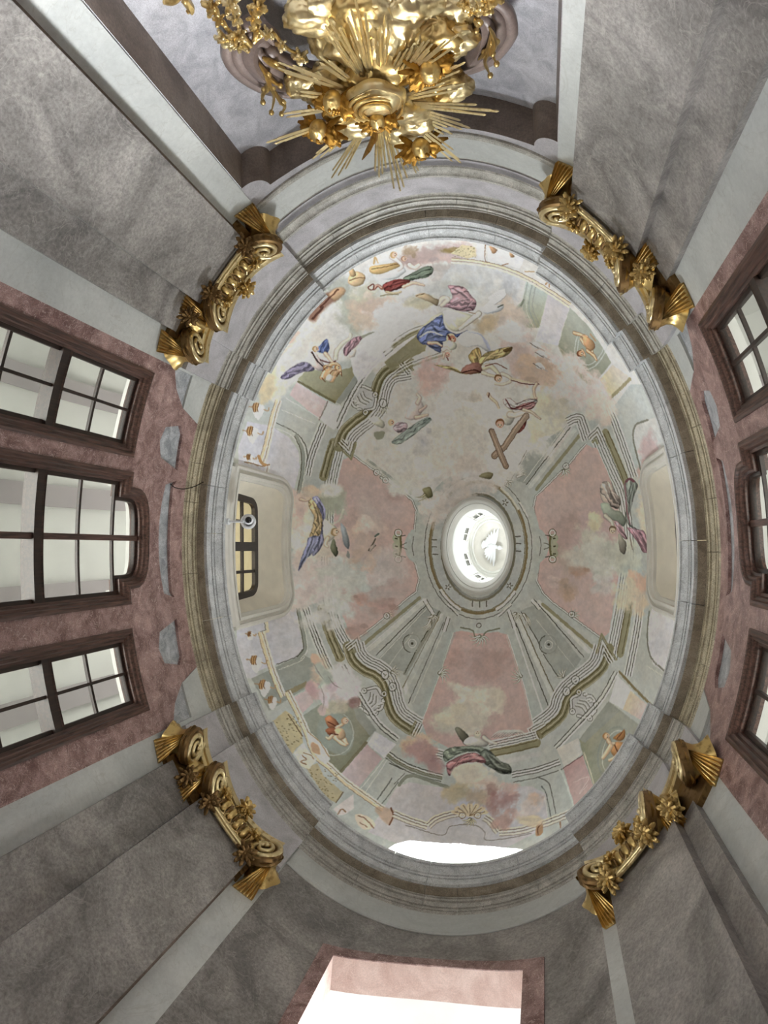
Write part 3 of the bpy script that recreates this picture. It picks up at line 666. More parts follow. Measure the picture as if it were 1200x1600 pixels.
def paint():
    canvas[:] = GR
    # -- upper sky behind everything at the altar end
    f('380,660 400,560 450,470 520,410 620,374 700,366 800,372 860,400 930,450 990,540 1010,600 960,640 900,660 880,700 800,745 770,790 700,790 650,780 600,745 560,715 548,700 560,660 580,640 590,600 560,560 470,590 420,640', SKY, 1, 10, True)
    # ---------------- lilac fields low on the walls
    f('372,760 372,640 400,610 450,640 520,680 505,700 478,740 470,770 450,790 372,775', GR, 1, 2)
    f('372,700 386,658 424,666 452,684 466,704 468,730 460,762 445,790 372,790', LIL, 1, 1.5)
    f('372,960 400,962 462,950 468,985 474,1012 462,1028 432,1038 390,1052 366,1040', LIL, 1, 1.5)
    f('372,985 420,960 400,1060 372,1060', LIL, .8, 4)
    f('392,1060 474,1022 520,1050 450,1092 420,1110', GRD, .9, 1.5)
    f('1060,620 1000,600 985,600 955,640 975,700 1000,760 1060,760', (176, 182, 178), 1, 2)
    f('1012,656 993,664 990,684 994,704 1002,738 1008,760 1060,760 1060,640', (188, 188, 184), 1, 1.5)
    cl(1018, 705, 22, 34, (186, 160, 160), .9); cl(1010, 735, 14, 22, (190, 158, 148), .8)
    f('1018,950 1040,948 1066,950 1064,1010 1048,1056 1020,1038 1012,1010 1012,975', LB, 1, 1.5)
    f('575,1300 600,1262 612,1240 622,1228 640,1222 700,1232 740,1230 830,1228 852,1240 858,1290 780,1330 650,1330', (190, 184, 184), 1, 2)
    # ---------------- left and right painted entablature (vertical runs)
    for st in ('531,686 524,712 517,742 512,775 510,830', '510,870 510,905 514,945 524,980 543,1015'):
        par(st, [(o, w, c, a) for o, w, c, a in CORN]); 
    par('520,690 512,715 504,745', [(-1, 12, OL, .95), (-4, 1.6, OLD, .9), (3, 1.6, OLD, .9), (0, 1.4, (186, 180, 150), .7)]); par('503,950 513,985 531,1028', [(0, 13, OL, .95), (-4, 1.6, OLD, .9), (3, 1.6, OLD, .9), (0, 1.4, (186, 180, 150), .7)])
    par('505,662 494,690 485,715 479,742', ARCH); par('477,950 489,985 505,1025 516,1048', ARCH)
    par('934,684 945,710 958,740 972,772 980,820 982,870 976,920 970,960 962,1000 956,1030', [(-o, w, c, a) for o, w, c, a in CORN])
    par('946,676 960,708 974,742 984,772', [(0, 12, OL, .9), (-4, 1.6, OLD, .85), (3, 1.5, OLD, .8)]); par('986,920 978,970 968,1020', [(-1, 13, OL, .9), (4, 1.6, OLD, .85), (-4, 1.5, OLD, .8)])
    par('948,632 960,660 976,704 990,745', ARCH); par('1000,930 997,970 990,1010 981,1055', ARCH)
    for st in ('460,682 470,705 470,735 464,770', '463,950 470,985 474,1012 464,1026'):
        par(st, [(-3, 5, GRD, 1), (-6, 1, LT, .8), (0, 1.2, DK2, .9)])
    s('432,661 455,672 470,684 479,702 480,720', 1.3, DK, .8); s('432,669 452,678 462,688', 1, LT, .8); s('432,1038 462,1026 473,1014', 1.4, DK, .8); s('436,1046 470,1032 480,1016', 1, LT, .8)
    s('1012,656 993,664 989,684 994,708 1002,738', 3, (128, 128, 112), .9); s('1014,955 1011,990 1014,1018 1022,1034 1038,1048', 2.6, (126, 126, 110), .9); s('1010,1040 1036,1056', 1, LT, .6)
    # ---------------- the pink coffers
    f('552,712 600,746 644,782 650,797 647,830 648,878 655,903 650,924 608,958 585,978 560,995 548,992 534,960 524,900 520,830 524,770 535,718', PK, 1, 1.2)
    f('915,693 925,699 932,699 950,740 964,780 972,830 970,880 962,925 957,955 952,988 941,997 902,970 885,957 862,940 848,926 838,907 842,878 838,823 833,793 837,775 870,743 887,727', PK, 1, 1.2)
    f('708,988 720,985 745,990 778,987 793,992 810,1045 820,1075 833,1133 827,1147 780,1162 700,1168 667,1150 659,1128 680,1070 688,1050', (194, 164, 156), 1, 1.2)
    for st in ('552,712 600,746 644,782 650,797 647,830', '648,878 655,903 650,924 608,958 585,978 560,996', '915,693 887,727 870,743 837,775 833,793 838,823', '842,878 838,907 848,926 862,940 885,957 902,970 941,998'):
        par(st, [(0, 1.6, LT, .85), (1.4, .8, DK2, .6), (-1.4, .8, DK2, .6)], False)
    for st in ('708,988 688,1050 680,1070 659,1128', '793,992 810,1045 820,1075 833,1133'): par(st, [(0, 1.5, LT, .85), (2.4, 1.2, GRL, .6)], False)
    for x, y, rx, ry, c, a in ((560, 820, 60, 70, (190, 160, 148), .7), (590, 930, 60, 40, (186, 170, 164), .7), (900, 880, 40, 34, (188, 168, 150), .6), (880, 830, 30, 40, (176, 146, 138), .5), (750, 1040, 50, 40, (174, 138, 130), .5), (620, 770, 30, 24, (178, 144, 136), .6)): cl(x, y, rx, ry, c, a)
    # ---------------- ribs running to the crown ring
    for st in ('668,945 690,956 634,1050 612,1044 590,1030', '812,954 838,944 908,1030 888,1060 872,1060', '800,748 824,706 884,666 822,756'): f(st, (158, 163, 154), .9, 1.5)
    def lines(ls):
        for st, w, c, a in ls: s(st, w, c, a, .8, False)
    lines([('655,934 561,1012', 5, OL, .8), ('661,936 567,1018', 1.6, LT, .9), ('664,938 576,1016', 6, GRL, .9), ('668,943 588,1023', 1.3, DK, .9), ('671,946 594,1028', 1.2, LT, .6),
           ('686,957 633,1052', 6, (146, 146, 130), .9), ('688,952 657,1004', 1.2, DK, .8), ('650,1016 632,1052', 1.2, DK, .8), ('690,962 629,1087', 7, GRL, .9), ('686,964 624,1084', 1.3, OLD, .7), ('693,972 638,1098', 1.3, DK, .9), ('697,976 645,1098', 1.2, LT, .8),
           ('600,1050 645,988', .8, LT, .5)])
    lines([('796,960 848,1112', 2.4, LT, .9), ('806,974 857,1104', 1.3, DK, .9), ('809,968 866,1096', 6, GRL, .9), ('811,962 870,1092', 1.4, OLD, .85), ('814,956 846,1012', 1.3, DK, .8), ('849,1022 872,1058', 1.3, DK, .8),
           ('836,938 912,1026', 1.3, DK, .9), ('842,940 920,1018', 6, GRL, .9), ('848,944 932,1016', 5, OL, .85), ('838,968 900,1046', .8, LT, .5)])
    lines([('823,703 797,752', 1.3, DK, .8), ('812,706 790,752', 5, GRL, .8), ('803,720 792,742', 1.2, LT, .8), ('891,667 822,757', 1.3, DK, .9), ('898,672 828,760', 6, GRL, .95), ('905,680 838,764', 5, OL, .8), ('884,664 818,752', 1.2, LT, .7)])
    lines([('575,720 640,770', 6, GRD, .8), ('566,715 646,778', 1.5, LT, .7)])
    for x, y in ((644, 1005), (857, 1007)):
        el(x, y, 13, 14, 1.4, GRD, .9); el(x-1, y, 13.5, 14.5, 1.2, DK, .8, 100, 250); el(x, y, 6, 6.5, 1, LT, .7); f([(x-1.6, y-1.6), (x+1.6, y-1.6), (x+1.6, y+1.6), (x-1.6, y+1.6)], DK, .9, 1, True)
    f('632,1052 690,962 700,955 712,990 690,1046 662,1120 648,1118', (158, 164, 158), .45, 3)
    # ---------------- crown ring
    for rx, ry, w, c, a in ((92, 118, 14, GR, 1), (84, 112, 1.2, DK, .7), (76, 103, 4, (138, 122, 84), .95), (73, 100, 1.2, OLD, .8), (66, 93, 13, (176, 180, 175), 1), (57, 83, 4, (130, 126, 104), .9), (54, 80, 3, (150, 152, 144), 1)): el(747, 855, rx, ry, w, c, a)
    for st in ('812,785 824,806', '700,944 716,960', '778,962 798,944'): par(st, [(0, 2.5, LT, .8), (2.2, 1, DK, .7)], False)
    el(747, 855, 76, 104, 4, LT, .9, 112, 140); el(747, 855, 79, 107, 1, DK, .8, 112, 140); el(747, 855, 76, 104, 4, LT, .9, 42, 68); el(747, 855, 79, 107, 1, DK, .8, 42, 68); el(747, 855, 76, 104, 3.5, LT, .8, -62, -35)
    for x, y in ((678, 843), (678, 854), (680, 866), (809, 838), (810, 849), (810, 861)): s([(x-3.5, y), (x+3.5, y)], 2, (112, 112, 98), .9)
    for x, y in ((738, 943), (749, 944), (760, 943)): s([(x, y-4), (x, y+4)], 2, (112, 112, 98), .9)
    for x, y in ((700, 917), (796, 915), (789, 785)):
        for k in range(5): a_ = k*1.257; s([(x+2*math.cos(a_), y+2*math.sin(a_)), (x+4.5*math.cos(a_), y+4.5*math.sin(a_))], 2, DK2, .8)
        f([(x-1.5, y), (x, y-1.5), (x+1.5, y), (x, y+1.5)], LT, .9, 1, True)
    # cartouches against the ring
    for sx, x0, x1 in ((-1, 648, 613), (1, 841, 872)):
        f([(x0, 829), (x0+sx*-2, 876), (x0+sx*10, 872), (x0+sx*16, 858), (x0+sx*16, 848), (x0+sx*10, 834)], GR, 1, 1.2, True)
        s([(x0+sx*2, 838), (x0+sx*4, 853), (x0+sx*2, 868)], 1.2, DK, .6)
        for dy in (-12, 0, 12): f([(x1-sx*12, 853+dy-6), (x1-sx*3, 853+dy-6), (x1, 853+dy), (x1-sx*3, 853+dy+6), (x1-sx*12, 853+dy+6)], (170, 168, 140), 1, 1, True); s([(x1-sx*5, 853+dy), (x1-sx*7, 853+dy+.5)], 2.4, (96, 92, 62), .9)
        s([(x1-sx*12, 836), (x1-sx*13, 853), (x1-sx*11, 870)], 3.2, (120, 112, 70), .9)
        for dy in (-20, 20): el(x1-sx*9, 853+dy*1.02, 4, 4.4, 1.6, LT, .9); el(x1-sx*9, 853+dy*1.02, 5.6, 6, 1, (110, 100, 66), .9); s([(x1-sx*14, 853+dy*.8), (x1-sx*20, 853+dy*.85)], 1.6, DK, .7)
        s([(x1-sx*22, 848), (x1-sx*12, 853), (x1-sx*22, 858)], 1.4, DK2, .7)
    # shell ornaments on the coffers
    def acan(x, y, n, r, a0, a1, col=LT):
        for k in range(n):
            a_ = rad(a0+(a1-a0)*k/max(1, n-1)); q = [(x, y), (x+r*.55*math.cos(a_)+1, y+r*.55*math.sin(a_)), (x+r*math.cos(a_+.25), y+r*math.sin(a_+.25))]
            s(q, 4.2, (104, 100, 74), .75, 1.2, True, 1); s(q, 2.6, col, .95, .9, True, 1)
    s('720,980 738,985 742,994 753,996 760,987 780,982', 2.4, (122, 122, 96), .8); acan(749, 994, 7, 17, 10, 170); el(748, 977, 3.4, 3.4, 1.4, DK2, .8)
    acan(686, 1052, 6, 17, 60, -60); acan(814, 1056, 6, 17, 120, 240); acan(606, 960, 4, 9, -60, 60); acan(894, 962, 5, 12, -110, 20); acan(880, 735, 5, 12, -20, 110); acan(595, 746, 4, 9, -60, 60)
    for x, y in ((604, 962), (893, 960), (884, 728), (588, 738), (602, 750)): el(x, y, 3.4, 3.4, 1.4, LT, .9); el(x, y, 4.8, 4.8, .9, DK, .7)
    acan(675, 962, 6, 12, 20, 160); acan(805, 958, 6, 12, 20, 160); acan(672, 968, 4, 20, 95, 125); acan(818, 960, 4, 22, 45, 70); acan(808, 745, 5, 18, -80, -20); acan(792, 752, 5, 11, 0, 180); acan(664, 772, 5, 16, 30, 150, (190, 184, 150))
    for st in ('664,938 676,958', '700,965 694,985', '795,955 804,980', '832,938 842,950'): par(st, [(0, 5, LT, .7), (-3, 1, DK, .7), (3, 1, DK, .7)], False)
    # ---------------- painted cornice with broken S-pediments over the corners
    C2 = [(-12, 2.6, LT, .95), (-10, 1, DK, .85), (-8, 2.2, LT, .9), (-6, 1, DK, .8), (-4, 2.2, LT, .95), (-2, 1, DK, .85), (.2, 2.6, LT, .95), (2.2, 1.1, DK, .85), (4.6, 2.8, GRL, .95)]
    SH = [(13, 15, (142, 135, 98), 1), (8, 2., OLD, .95), (12, 1.5, (186, 180, 150), .8), (15.5, 2., OLD, .85), (19.5, 1.6, (190, 186, 162), .6)]
    S_BL = '556,1006 562,1024 575,1036 592,1044 606,1057 614,1076 619,1098 627,1114 643,1126 655,1133'
    S_BR = '940,1010 932,1034 917,1049 899,1062 884,1076 874,1091 868,1109 855,1122 838,1134'
    S_TL = '541,702 548,682 562,668 578,656 594,634 602,604 614,588 640,582'
    S_TR = '884,656 896,650 908,650 914,664 921,685'
    neg = lambda sp: [(-o, w, c, a) for o, w, c, a in sp]
    f('560,1000 578,1020 612,1042 632,1080 640,1112 660,1130 645,1150 622,1162 596,1142 566,1110 545,1080 536,1040', GR, 1, 2)
    f('936,1010 960,1040 968,1056 950,1095 905,1155 872,1172 846,1150 838,1134 868,1112 880,1078 914,1050', GR, 1, 2)
    par(S_BL, SH); par(S_BR, neg(SH)); par(S_TL, neg(SH)); par(S_BL, C2); par(S_BR, neg(C2)); par(S_TL, neg(C2)); par(S_TR, neg(C2))
    Z = [(-6, 1.6, LT, .95), (-4, 1, DK, .8), (-2, 1.8, LT, .95), (0, 1, OLD, .9), (2.2, 2, LT, .9), (4.4, 1.2, OLD, .8), (7, 3, OL, .9)]
    for st in ('531,690 545,704 549,690', '543,1014 556,1003 560,1018', '957,1034 942,1008 938,1022', '655,1130 646,1149', '839,1156 832,1141 850,1131', '921,686 933,674 940,690', '640,582 628,566 640,556'): par(st, Z, False)
    f('600,566 655,520 668,530 664,548 628,566 612,580', OL, .9, 1.5); par('600,545 640,518 680,505', [(-4, 2, LT, .8), (-2, 1, DK2, .7), (2, 2, LT, .8), (5, 6, OL, .8), (4, 1, OLD, .7)]); par('612,588 640,570 690,552', [(-4, 1.8, LT, .8), (-2, 1, DK2, .7), (0, 1.8, LT, .8), (3, 3, OL, .6)])
    # bottom run
    par('668,1180 690,1184', C2); par('766,1172 800,1165 838,1156', [(-14, 2.2, LT, .9), (-12, 1, DK, .8), (-10, 1.6, LT, .9), (-8, .9, DK, .8), (-6, 1.6, LT, .9), (-4, .9, DK, .8), (-2, 2, LT, .9), (5, 12, OL, .95), (1, 1.4, OLD, .8), (10, 1.4, OLD, .8), (22, 7, (184, 184, 178), .9)])
    par('800,1210 840,1202 874,1190', [(-4, 1.2, DK, .9), (-2, 2.2, LT, .9), (0, 1.2, DK, .9), (2.4, 2, LT, .9), (4.4, 1.2, DK, .8), (12, 1.3, DK, .7)]); s('842,1215 856,1222 862,1240 868,1270', 1.4, DK, .8); s('846,1228 853,1240 862,1282', 1.6, (104, 108, 100), .9); s('850,1245 858,1284', 1, LT, .6)
    par('606,1178 630,1194 660,1206 690,1214', [(-4, 1.6, DK, .8), (-2, 2.2, GRL, .9), (0, 1.4, OLD, .8), (3, 3, (132, 132, 110), .9), (7, 1.3, DK, .6)]); s('608,1192 630,1202', 1.4, DK, .8); s('624,1226 634,1214 650,1212 672,1220 700,1230', 5, (140, 142, 126), .95); s('616,1225 632,1208', 1.2, DK, .7); s('585,1255 612,1216', 2, (112, 116, 106), .9); s('593,1260 622,1222', 1.5, (112, 116, 106), .8); s('570,1238 604,1188', 1, LT, .8)
    # shields in the pediments
    def shield(x, y, r, rot):
        R_ = lambda u, v: (x+r*(u*math.cos(rad(rot))-v*math.sin(rad(rot))), y+r*(u*math.sin(rad(rot))+v*math.cos(rad(rot))))
        f([R_(*q) for q in ((-.8, -.7), (-.1, -1.05), (.6, -.7), (.8, 0), (.5, .7), (-.1, 1.0), (-.7, .6), (-.95, 0))], (180, 180, 176), 1, 1, True)
        for q, w in (((-.9, -.5, -.2, -1.1, .5, -.8), 3), ((.75, -.5, 1.0, .2, .5, .95), 3), ((.3, 1.1, -.5, .95, -.95, .2), 3)):
            st = [R_(q[0], q[1]), R_(q[2], q[3]), R_(q[4], q[5])]; s(st, w+2.2, DK, .7, 1); s(st, w, LT, .95, .8)
        for u, v in ((-.95, -.35), (.6, -.95), (.75, .75), (-.45, 1.1)): c = R_(u, v); el(c[0], c[1], 3, 3, 1.6, LT, .95); el(c[0], c[1], 4.4, 4.4, 1, DK, .7)
        for k in (-.35, -.05, .25): s([R_(k-.1, -.5), R_(k+.12, 0), R_(k, .5)], 1.5, DK2, .7); s([R_(k, -.5), R_(k+.22, 0), R_(k+.1, .5)], 1.5, LT, .8)
        for k in range(5): c = R_(.75+.12*math.cos(k*1.3), -.1+.22*k-.3); f([(c[0]-2.4, c[1]), (c[0], c[1]-2.4), (c[0]+2.4, c[1]), (c[0], c[1]+2.4)], LT, .9, 1, True); s([(c[0]-1.5, c[1]+2), (c[0]+2, c[1]+1.4)], 1, DK, .7)
    shield(581, 1094, 19, 30); shield(911, 1102, 19, -50); shield(568, 623, 19, 140)
    acan(612, 1050, 5, 14, -70, 40); acan(604, 1056, 4, 10, 30, 150); acan(880, 1056, 5, 13, 160, 280); acan(596, 636, 4, 12, 0, 120)
    for x, y in ((601, 1054), (613, 1073), (899, 1062), (885, 1080), (598, 630)): el(x, y, 4, 5, 1.8, LT, .95); el(x, y, 6, 7, 1.1, DK, .8)
    par('536,1040 556,1078 590,1130 620,1156', [(-5, 2.4, LT, .9), (-3, 1.2, DK, .85), (0, 2.2, GRL, .9), (2.4, 1.2, DK, .8)]); par('962,1050 940,1090 906,1128 868,1168', [(-4, 2.4, LT, .9), (-2, 1.2, DK, .85), (1, 2.2, GRL, .9), (3.4, 1.2, DK, .8)]); par('612,545 580,572 552,612 525,668', [(-4, 2.4, LT, .9), (-2, 1.2, DK, .8), (1, 2.2, LT, .9), (3.4, 1.2, DK, .8)])
    # ---------------- corner fields: green panel, medallion, putto, marble piers
    f('465,592 482,575 510,582 545,575 566,560 568,566 545,600 524,630 500,618', (158, 158, 128), 1, 1.5, False, 0, OL, '480,580 522,628'); f('545,600 566,566 572,572 548,612 532,632 524,628', GRD, 1, 1.5)
    s('466,596 490,610 522,628', 4, (120, 112, 78), .9); f('463,597 510,627 498,655 452,617', PKB, 1, 1.2); f('512,628 532,635 522,670 500,655', LB, 1, 1.2, False, 1.2); s('512,627 498,656', 1.4, (140, 112, 104), .8); s('446,622 500,654', 1, LT, .9); s('440,640 492,662', 1, LT, .8)
    f('547,553 577,527 590,536 605,560 587,570 560,600 552,585', LB, .95, 1.5, False, 1.5)
    f('470,1120 503,1098 550,1098 585,1140 573,1157 530,1207 500,1180 478,1145', (152, 156, 140), 1, 1.5, False, 0, (140, 138, 112), '490,1110 550,1190'); f('550,1098 566,1110 588,1140 578,1150 556,1122', GRD, 1, 1.5)
    f('457,1090 480,1077 490,1097 468,1118', PKB, 1, 1); f('452,1086 482,1070 478,1064 446,1080', (150, 138, 106), 1, 1); f('573,1163 597,1185 558,1233 532,1210', (192, 168, 168), 1, 1.2, False, 0, PKB, '590,1180 545,1222'); f('585,1140 618,1162 600,1185 573,1162', LB, 1, 1.2, False, 1); s('530,1208 572,1160', 4, (126, 116, 84), .8); s('560,1236 600,1186', 1, LT, .8)
    f('505,1115 520,1112 545,1128 552,1160 535,1180 505,1165 495,1140', (150, 158, 146), .8, 3, True); el(522, 1146, 30, 34, 1.6, (178, 182, 172), .7, -60, 120)
    f('890,480 917,507 943,545 955,567 933,593 905,575 872,540 880,512', (168, 172, 158), 1, 1.5, False, 0, (150, 150, 124), '910,500 900,580'); f('872,540 905,575 933,597 920,602 885,570', OL, .7, 4)
    for rx in (30, 25): t = np.radians(np.arange(-60, 190, 20)); s([(924+rx*.72*math.cos(q)-rx*.5*math.sin(q), 536+rx*1.3*math.sin(q)+rx*.4*math.cos(q)) for q in t], 1.6, (190, 192, 184), .8)
    f('857,455 890,480 878,513 872,540 837,533 844,508', (190, 184, 184), 1, 1.2, False, 0, LB, '870,470 850,540'); s('837,533 842,512 848,508', 1.6, (212, 210, 212), .9); f('937,593 957,570 985,590 953,622', (200, 190, 176), 1, 1, False, 0, (204, 192, 150), '970,580 945,608'); s('984,592 953,622', 5, (160, 148, 108), .9); f('937,593 950,622 944,632 925,608', LB, 1, 1.5)
    f('905,1155 951,1095 969,1110 998,1132 985,1180 945,1225 931,1238 910,1178', (152, 152, 124), 1, 1.5, False, 0, (160, 162, 148), '915,1165 985,1150'); f('951,1095 969,1110 962,1116 914,1160 905,1155', (150, 154, 142), 1, 1.5)
    t = np.radians(np.arange(60, 330, 18)); s([(958+26*math.cos(q)*.8-12*math.sin(q), 1175+38*math.sin(q)-10*math.cos(q)*-1) for q in t], 3, (146, 150, 134), .9); s([(961+22*math.cos(q)*.8-10*math.sin(q), 1175+33*math.sin(q)+8*math.cos(q)) for q in t], 1.6, (190, 190, 174), .8)
    f('880,1200 910,1180 930,1237 897,1258', (188, 150, 146), 1, 1.2, False, 0, (192, 164, 158), '890,1195 915,1245'); f('870,1170 903,1153 910,1176 882,1200', (196, 192, 182), 1, 1.2, False, .8); s('880,1200 910,1180', 1.4, (128, 90, 84), .9); s('896,1222 920,1214 905,1240 918,1226', .9, (216, 196, 190), .6); s('912,1176 931,1236', 1.8, (206, 194, 172), .8); s('874,1202 882,1216 897,1262', 3, GRL, .8)
    f('965,1055 985,1077 973,1107 952,1095', LB, 1, 1.2, False, 1); f('985,1078 1016,1106 1006,1128 973,1108', (200, 186, 160), 1, 1.2, False, 0, PKB, '985,1090 1010,1112'); s('968,1050 990,1074 1020,1104', 4, (136, 120, 80), .9); s('982,1074 990,1082', 1.6, (222, 212, 186), .9)
    f('857,455 822,438 816,470 806,480 808,500 820,512 842,512', (178, 186, 176), 1, 2, False, 0, (158, 160, 128), '830,450 822,510'); par('832,440 826,480 838,512', [(-6, 1.2, GRD, .8), (0, 1.4, (146, 156, 146), .9), (4, 1, GRL, .8), (8, 1.2, GRD, .8)]); s('818,468 812,480 804,484', 3, (124, 130, 110), .9)
    # ---------------- balustrade: rail, urns, reserved panels
    RAIL = [(-4, 1.2, (150, 116, 74), .8), (-2, 3.2, (206, 190, 158), 1), (1, 1.4, (220, 208, 180), 1), (3, 1.4, CRD, .7), (5, 2.4, (214, 206, 186), .9)]
    par('434,626 424,660 415,700 408,722', [(-o, w, c, a) for o, w, c, a in RAIL]); par('418,726 413,757', [(-3, 1.4, (222, 214, 192), .9), (0, 1, CRD, .7), (3, 1.4, (222, 214, 192), .9)])
    par('414,958 418,986 404,992', [(0, 4, CRM, .9), (3, 1, DK2, .7)], False); par('407,988 417,1022 428,1056 441,1088', [(-o, w, c, a) for o, w, c, a in RAIL])
    par('449,1082 464,1112 478,1143 493,1180 516,1200 541,1223 567,1242 598,1264', [(-o, w, c, a) for o, w, c, a in RAIL])
    for x, y, q in ((403, 640, 1), (394, 677, 1), (390, 716, .6), (391, 992, .5), (400, 1035, 1), (413, 1073, 1), (425, 1096, .8)):
        f([(x-8*q, y-6*q), (x-2, y-9*q), (x+8*q, y-7*q), (x+9*q, y+2), (x+3, y+13*q), (x, y+16*q), (x-4, y+12*q), (x-8*q, y+3)], (222, 222, 220), 1, 1.2, True)
        f([(x-9*q, y-5*q), (x-4*q, y-11*q), (x+1, y-10*q), (x-2*q, y+2), (x-7*q, y+3)], (186, 148, 96), .95, 1.2, True)
        for k in (-6, -2.5, 1): s([(x+k*q, y-10*q), (x+(k-2)*q, y-3*q), (x+(k-1)*q, y+3*q)], 1.3, (124, 84, 44), .8)
        s([(x-15*q, y-5*q), (x-9*q, y-4*q)], 2, (168, 132, 92), .8); s([(x+9*q, y), (x+15*q, y+2*q), (x+17*q, y-3*q)], 1.8, (180, 146, 104), .9)
    s('382,722 395,724 408,728 420,726', 2, (150, 108, 62), .9); s('404,712 408,722 414,726', 4, (178, 134, 84), .9)
    f('425,1127 446,1110 455,1116 470,1138 473,1160 460,1172 452,1190', (184, 172, 130), 1, 1.2, False, 0); f('478,1200 496,1192 505,1212 536,1238 525,1254 510,1248', (180, 168, 130), 1, 1.2)
    r_ = np.random.default_rng(5)
    for bx, by, ex, ey in ((432, 1120, 470, 1165), (484, 1200, 530, 1248)):
        for k in range(60): x, y = bx+(ex-bx)*r_.random(), by+(ey-by)*r_.random(); s([(x, y), (x+.8, y+.4)], 1.3, (126, 110, 66), .7)
    s('450,1116 472,1150', 1.6, (120, 96, 60), .8); s('536,1238 525,1254', 1.6, (110, 84, 54), .8); f('459,1176 474,1160 482,1174 496,1186 482,1202 470,1196', (206, 198, 176), 1, 1.2); s('472,1180 478,1186 470,1190 478,1194', 1.5, (150, 116, 80), .9); s('474,1176 486,1180 490,1186', 1.4, (160, 128, 92), .8)
    f('478,1144 488,1146 512,1172 516,1186 508,1194 498,1186 484,1166', (214, 206, 186), 1, 1.2); f('486,1160 496,1164 500,1178 488,1174', (188, 150, 112), .9, 2, True); s('482,1144 500,1160 514,1182', 1.3, (160, 128, 88), .9)
    f('520,1264 552,1240 553,1262 540,1272 530,1274', (204, 194, 188), 1, 1.5); s('528,1272 534,1264 540,1268', 2, (160, 124, 90), .9); f('556,1272 576,1276 586,1290 570,1296 558,1286', (208, 192, 172), 1, 1.5, True); s('560,1274 572,1280 584,1294', 1.5, (150, 110, 78), .9); s('562,1285 574,1292', 1.4, (150, 110, 78), .8)
    f('586,1262 612,1264 616,1276 608,1288 596,1280', (190, 156, 126), .7, 4, True); s('611,1262 614,1274 608,1288', 2.4, (134, 88, 60), .9)
    # low cornice and shell over the back window
    LC = [(-3, 2, (212, 200, 176), 1), (-1, 1, (132, 108, 80), .9), (1.4, 2, (214, 204, 182), .95), (3.4, 1, (132, 108, 80), .8), (6, 2.4, (202, 194, 178), .9), (8, .9, (140, 118, 92), .7)]
    par('616,1269 640,1279 668,1288', LC); par('668,1288 680,1278 700,1271 716,1268', LC); par('758,1275 768,1282 780,1298', LC); par('780,1298 808,1296 838,1288 866,1278 900,1264', LC)
    s('634,1289 690,1305 702,1292 724,1288 744,1290 757,1300 759,1312 790,1310 830,1302', 1.1, (120, 106, 90), .7)
    for k, a_ in enumerate(np.linspace(195, 345, 7)): c = (734+24*math.cos(rad(a_)), 1272+15*math.sin(rad(a_))); f([(734, 1276), (c[0]-5, c[1]+2), (c[0], c[1]-3), (c[0]+5, c[1]+2)], (206, 188, 154), 1, 1.2, True); s([(734, 1274), c], 1.1, (140, 104, 66), .8)
    for k in (-12, 12): el(734+k, 1274, 3.6, 3.4, 1.6, (222, 208, 178), .95); el(734+k, 1274, 5, 4.6, 1, (128, 92, 58), .8)
    acan(734, 1280, 6, 12, 20, 160, (214, 198, 164)); f('838,1288 846,1284 848,1300 838,1306', (176, 134, 94), .9, 1.5, True); s('841,1304 840,1294 847,1286', 1.6, (120, 78, 48), .9); s('875,1284 876,1296', 2, (150, 104, 66), .8)
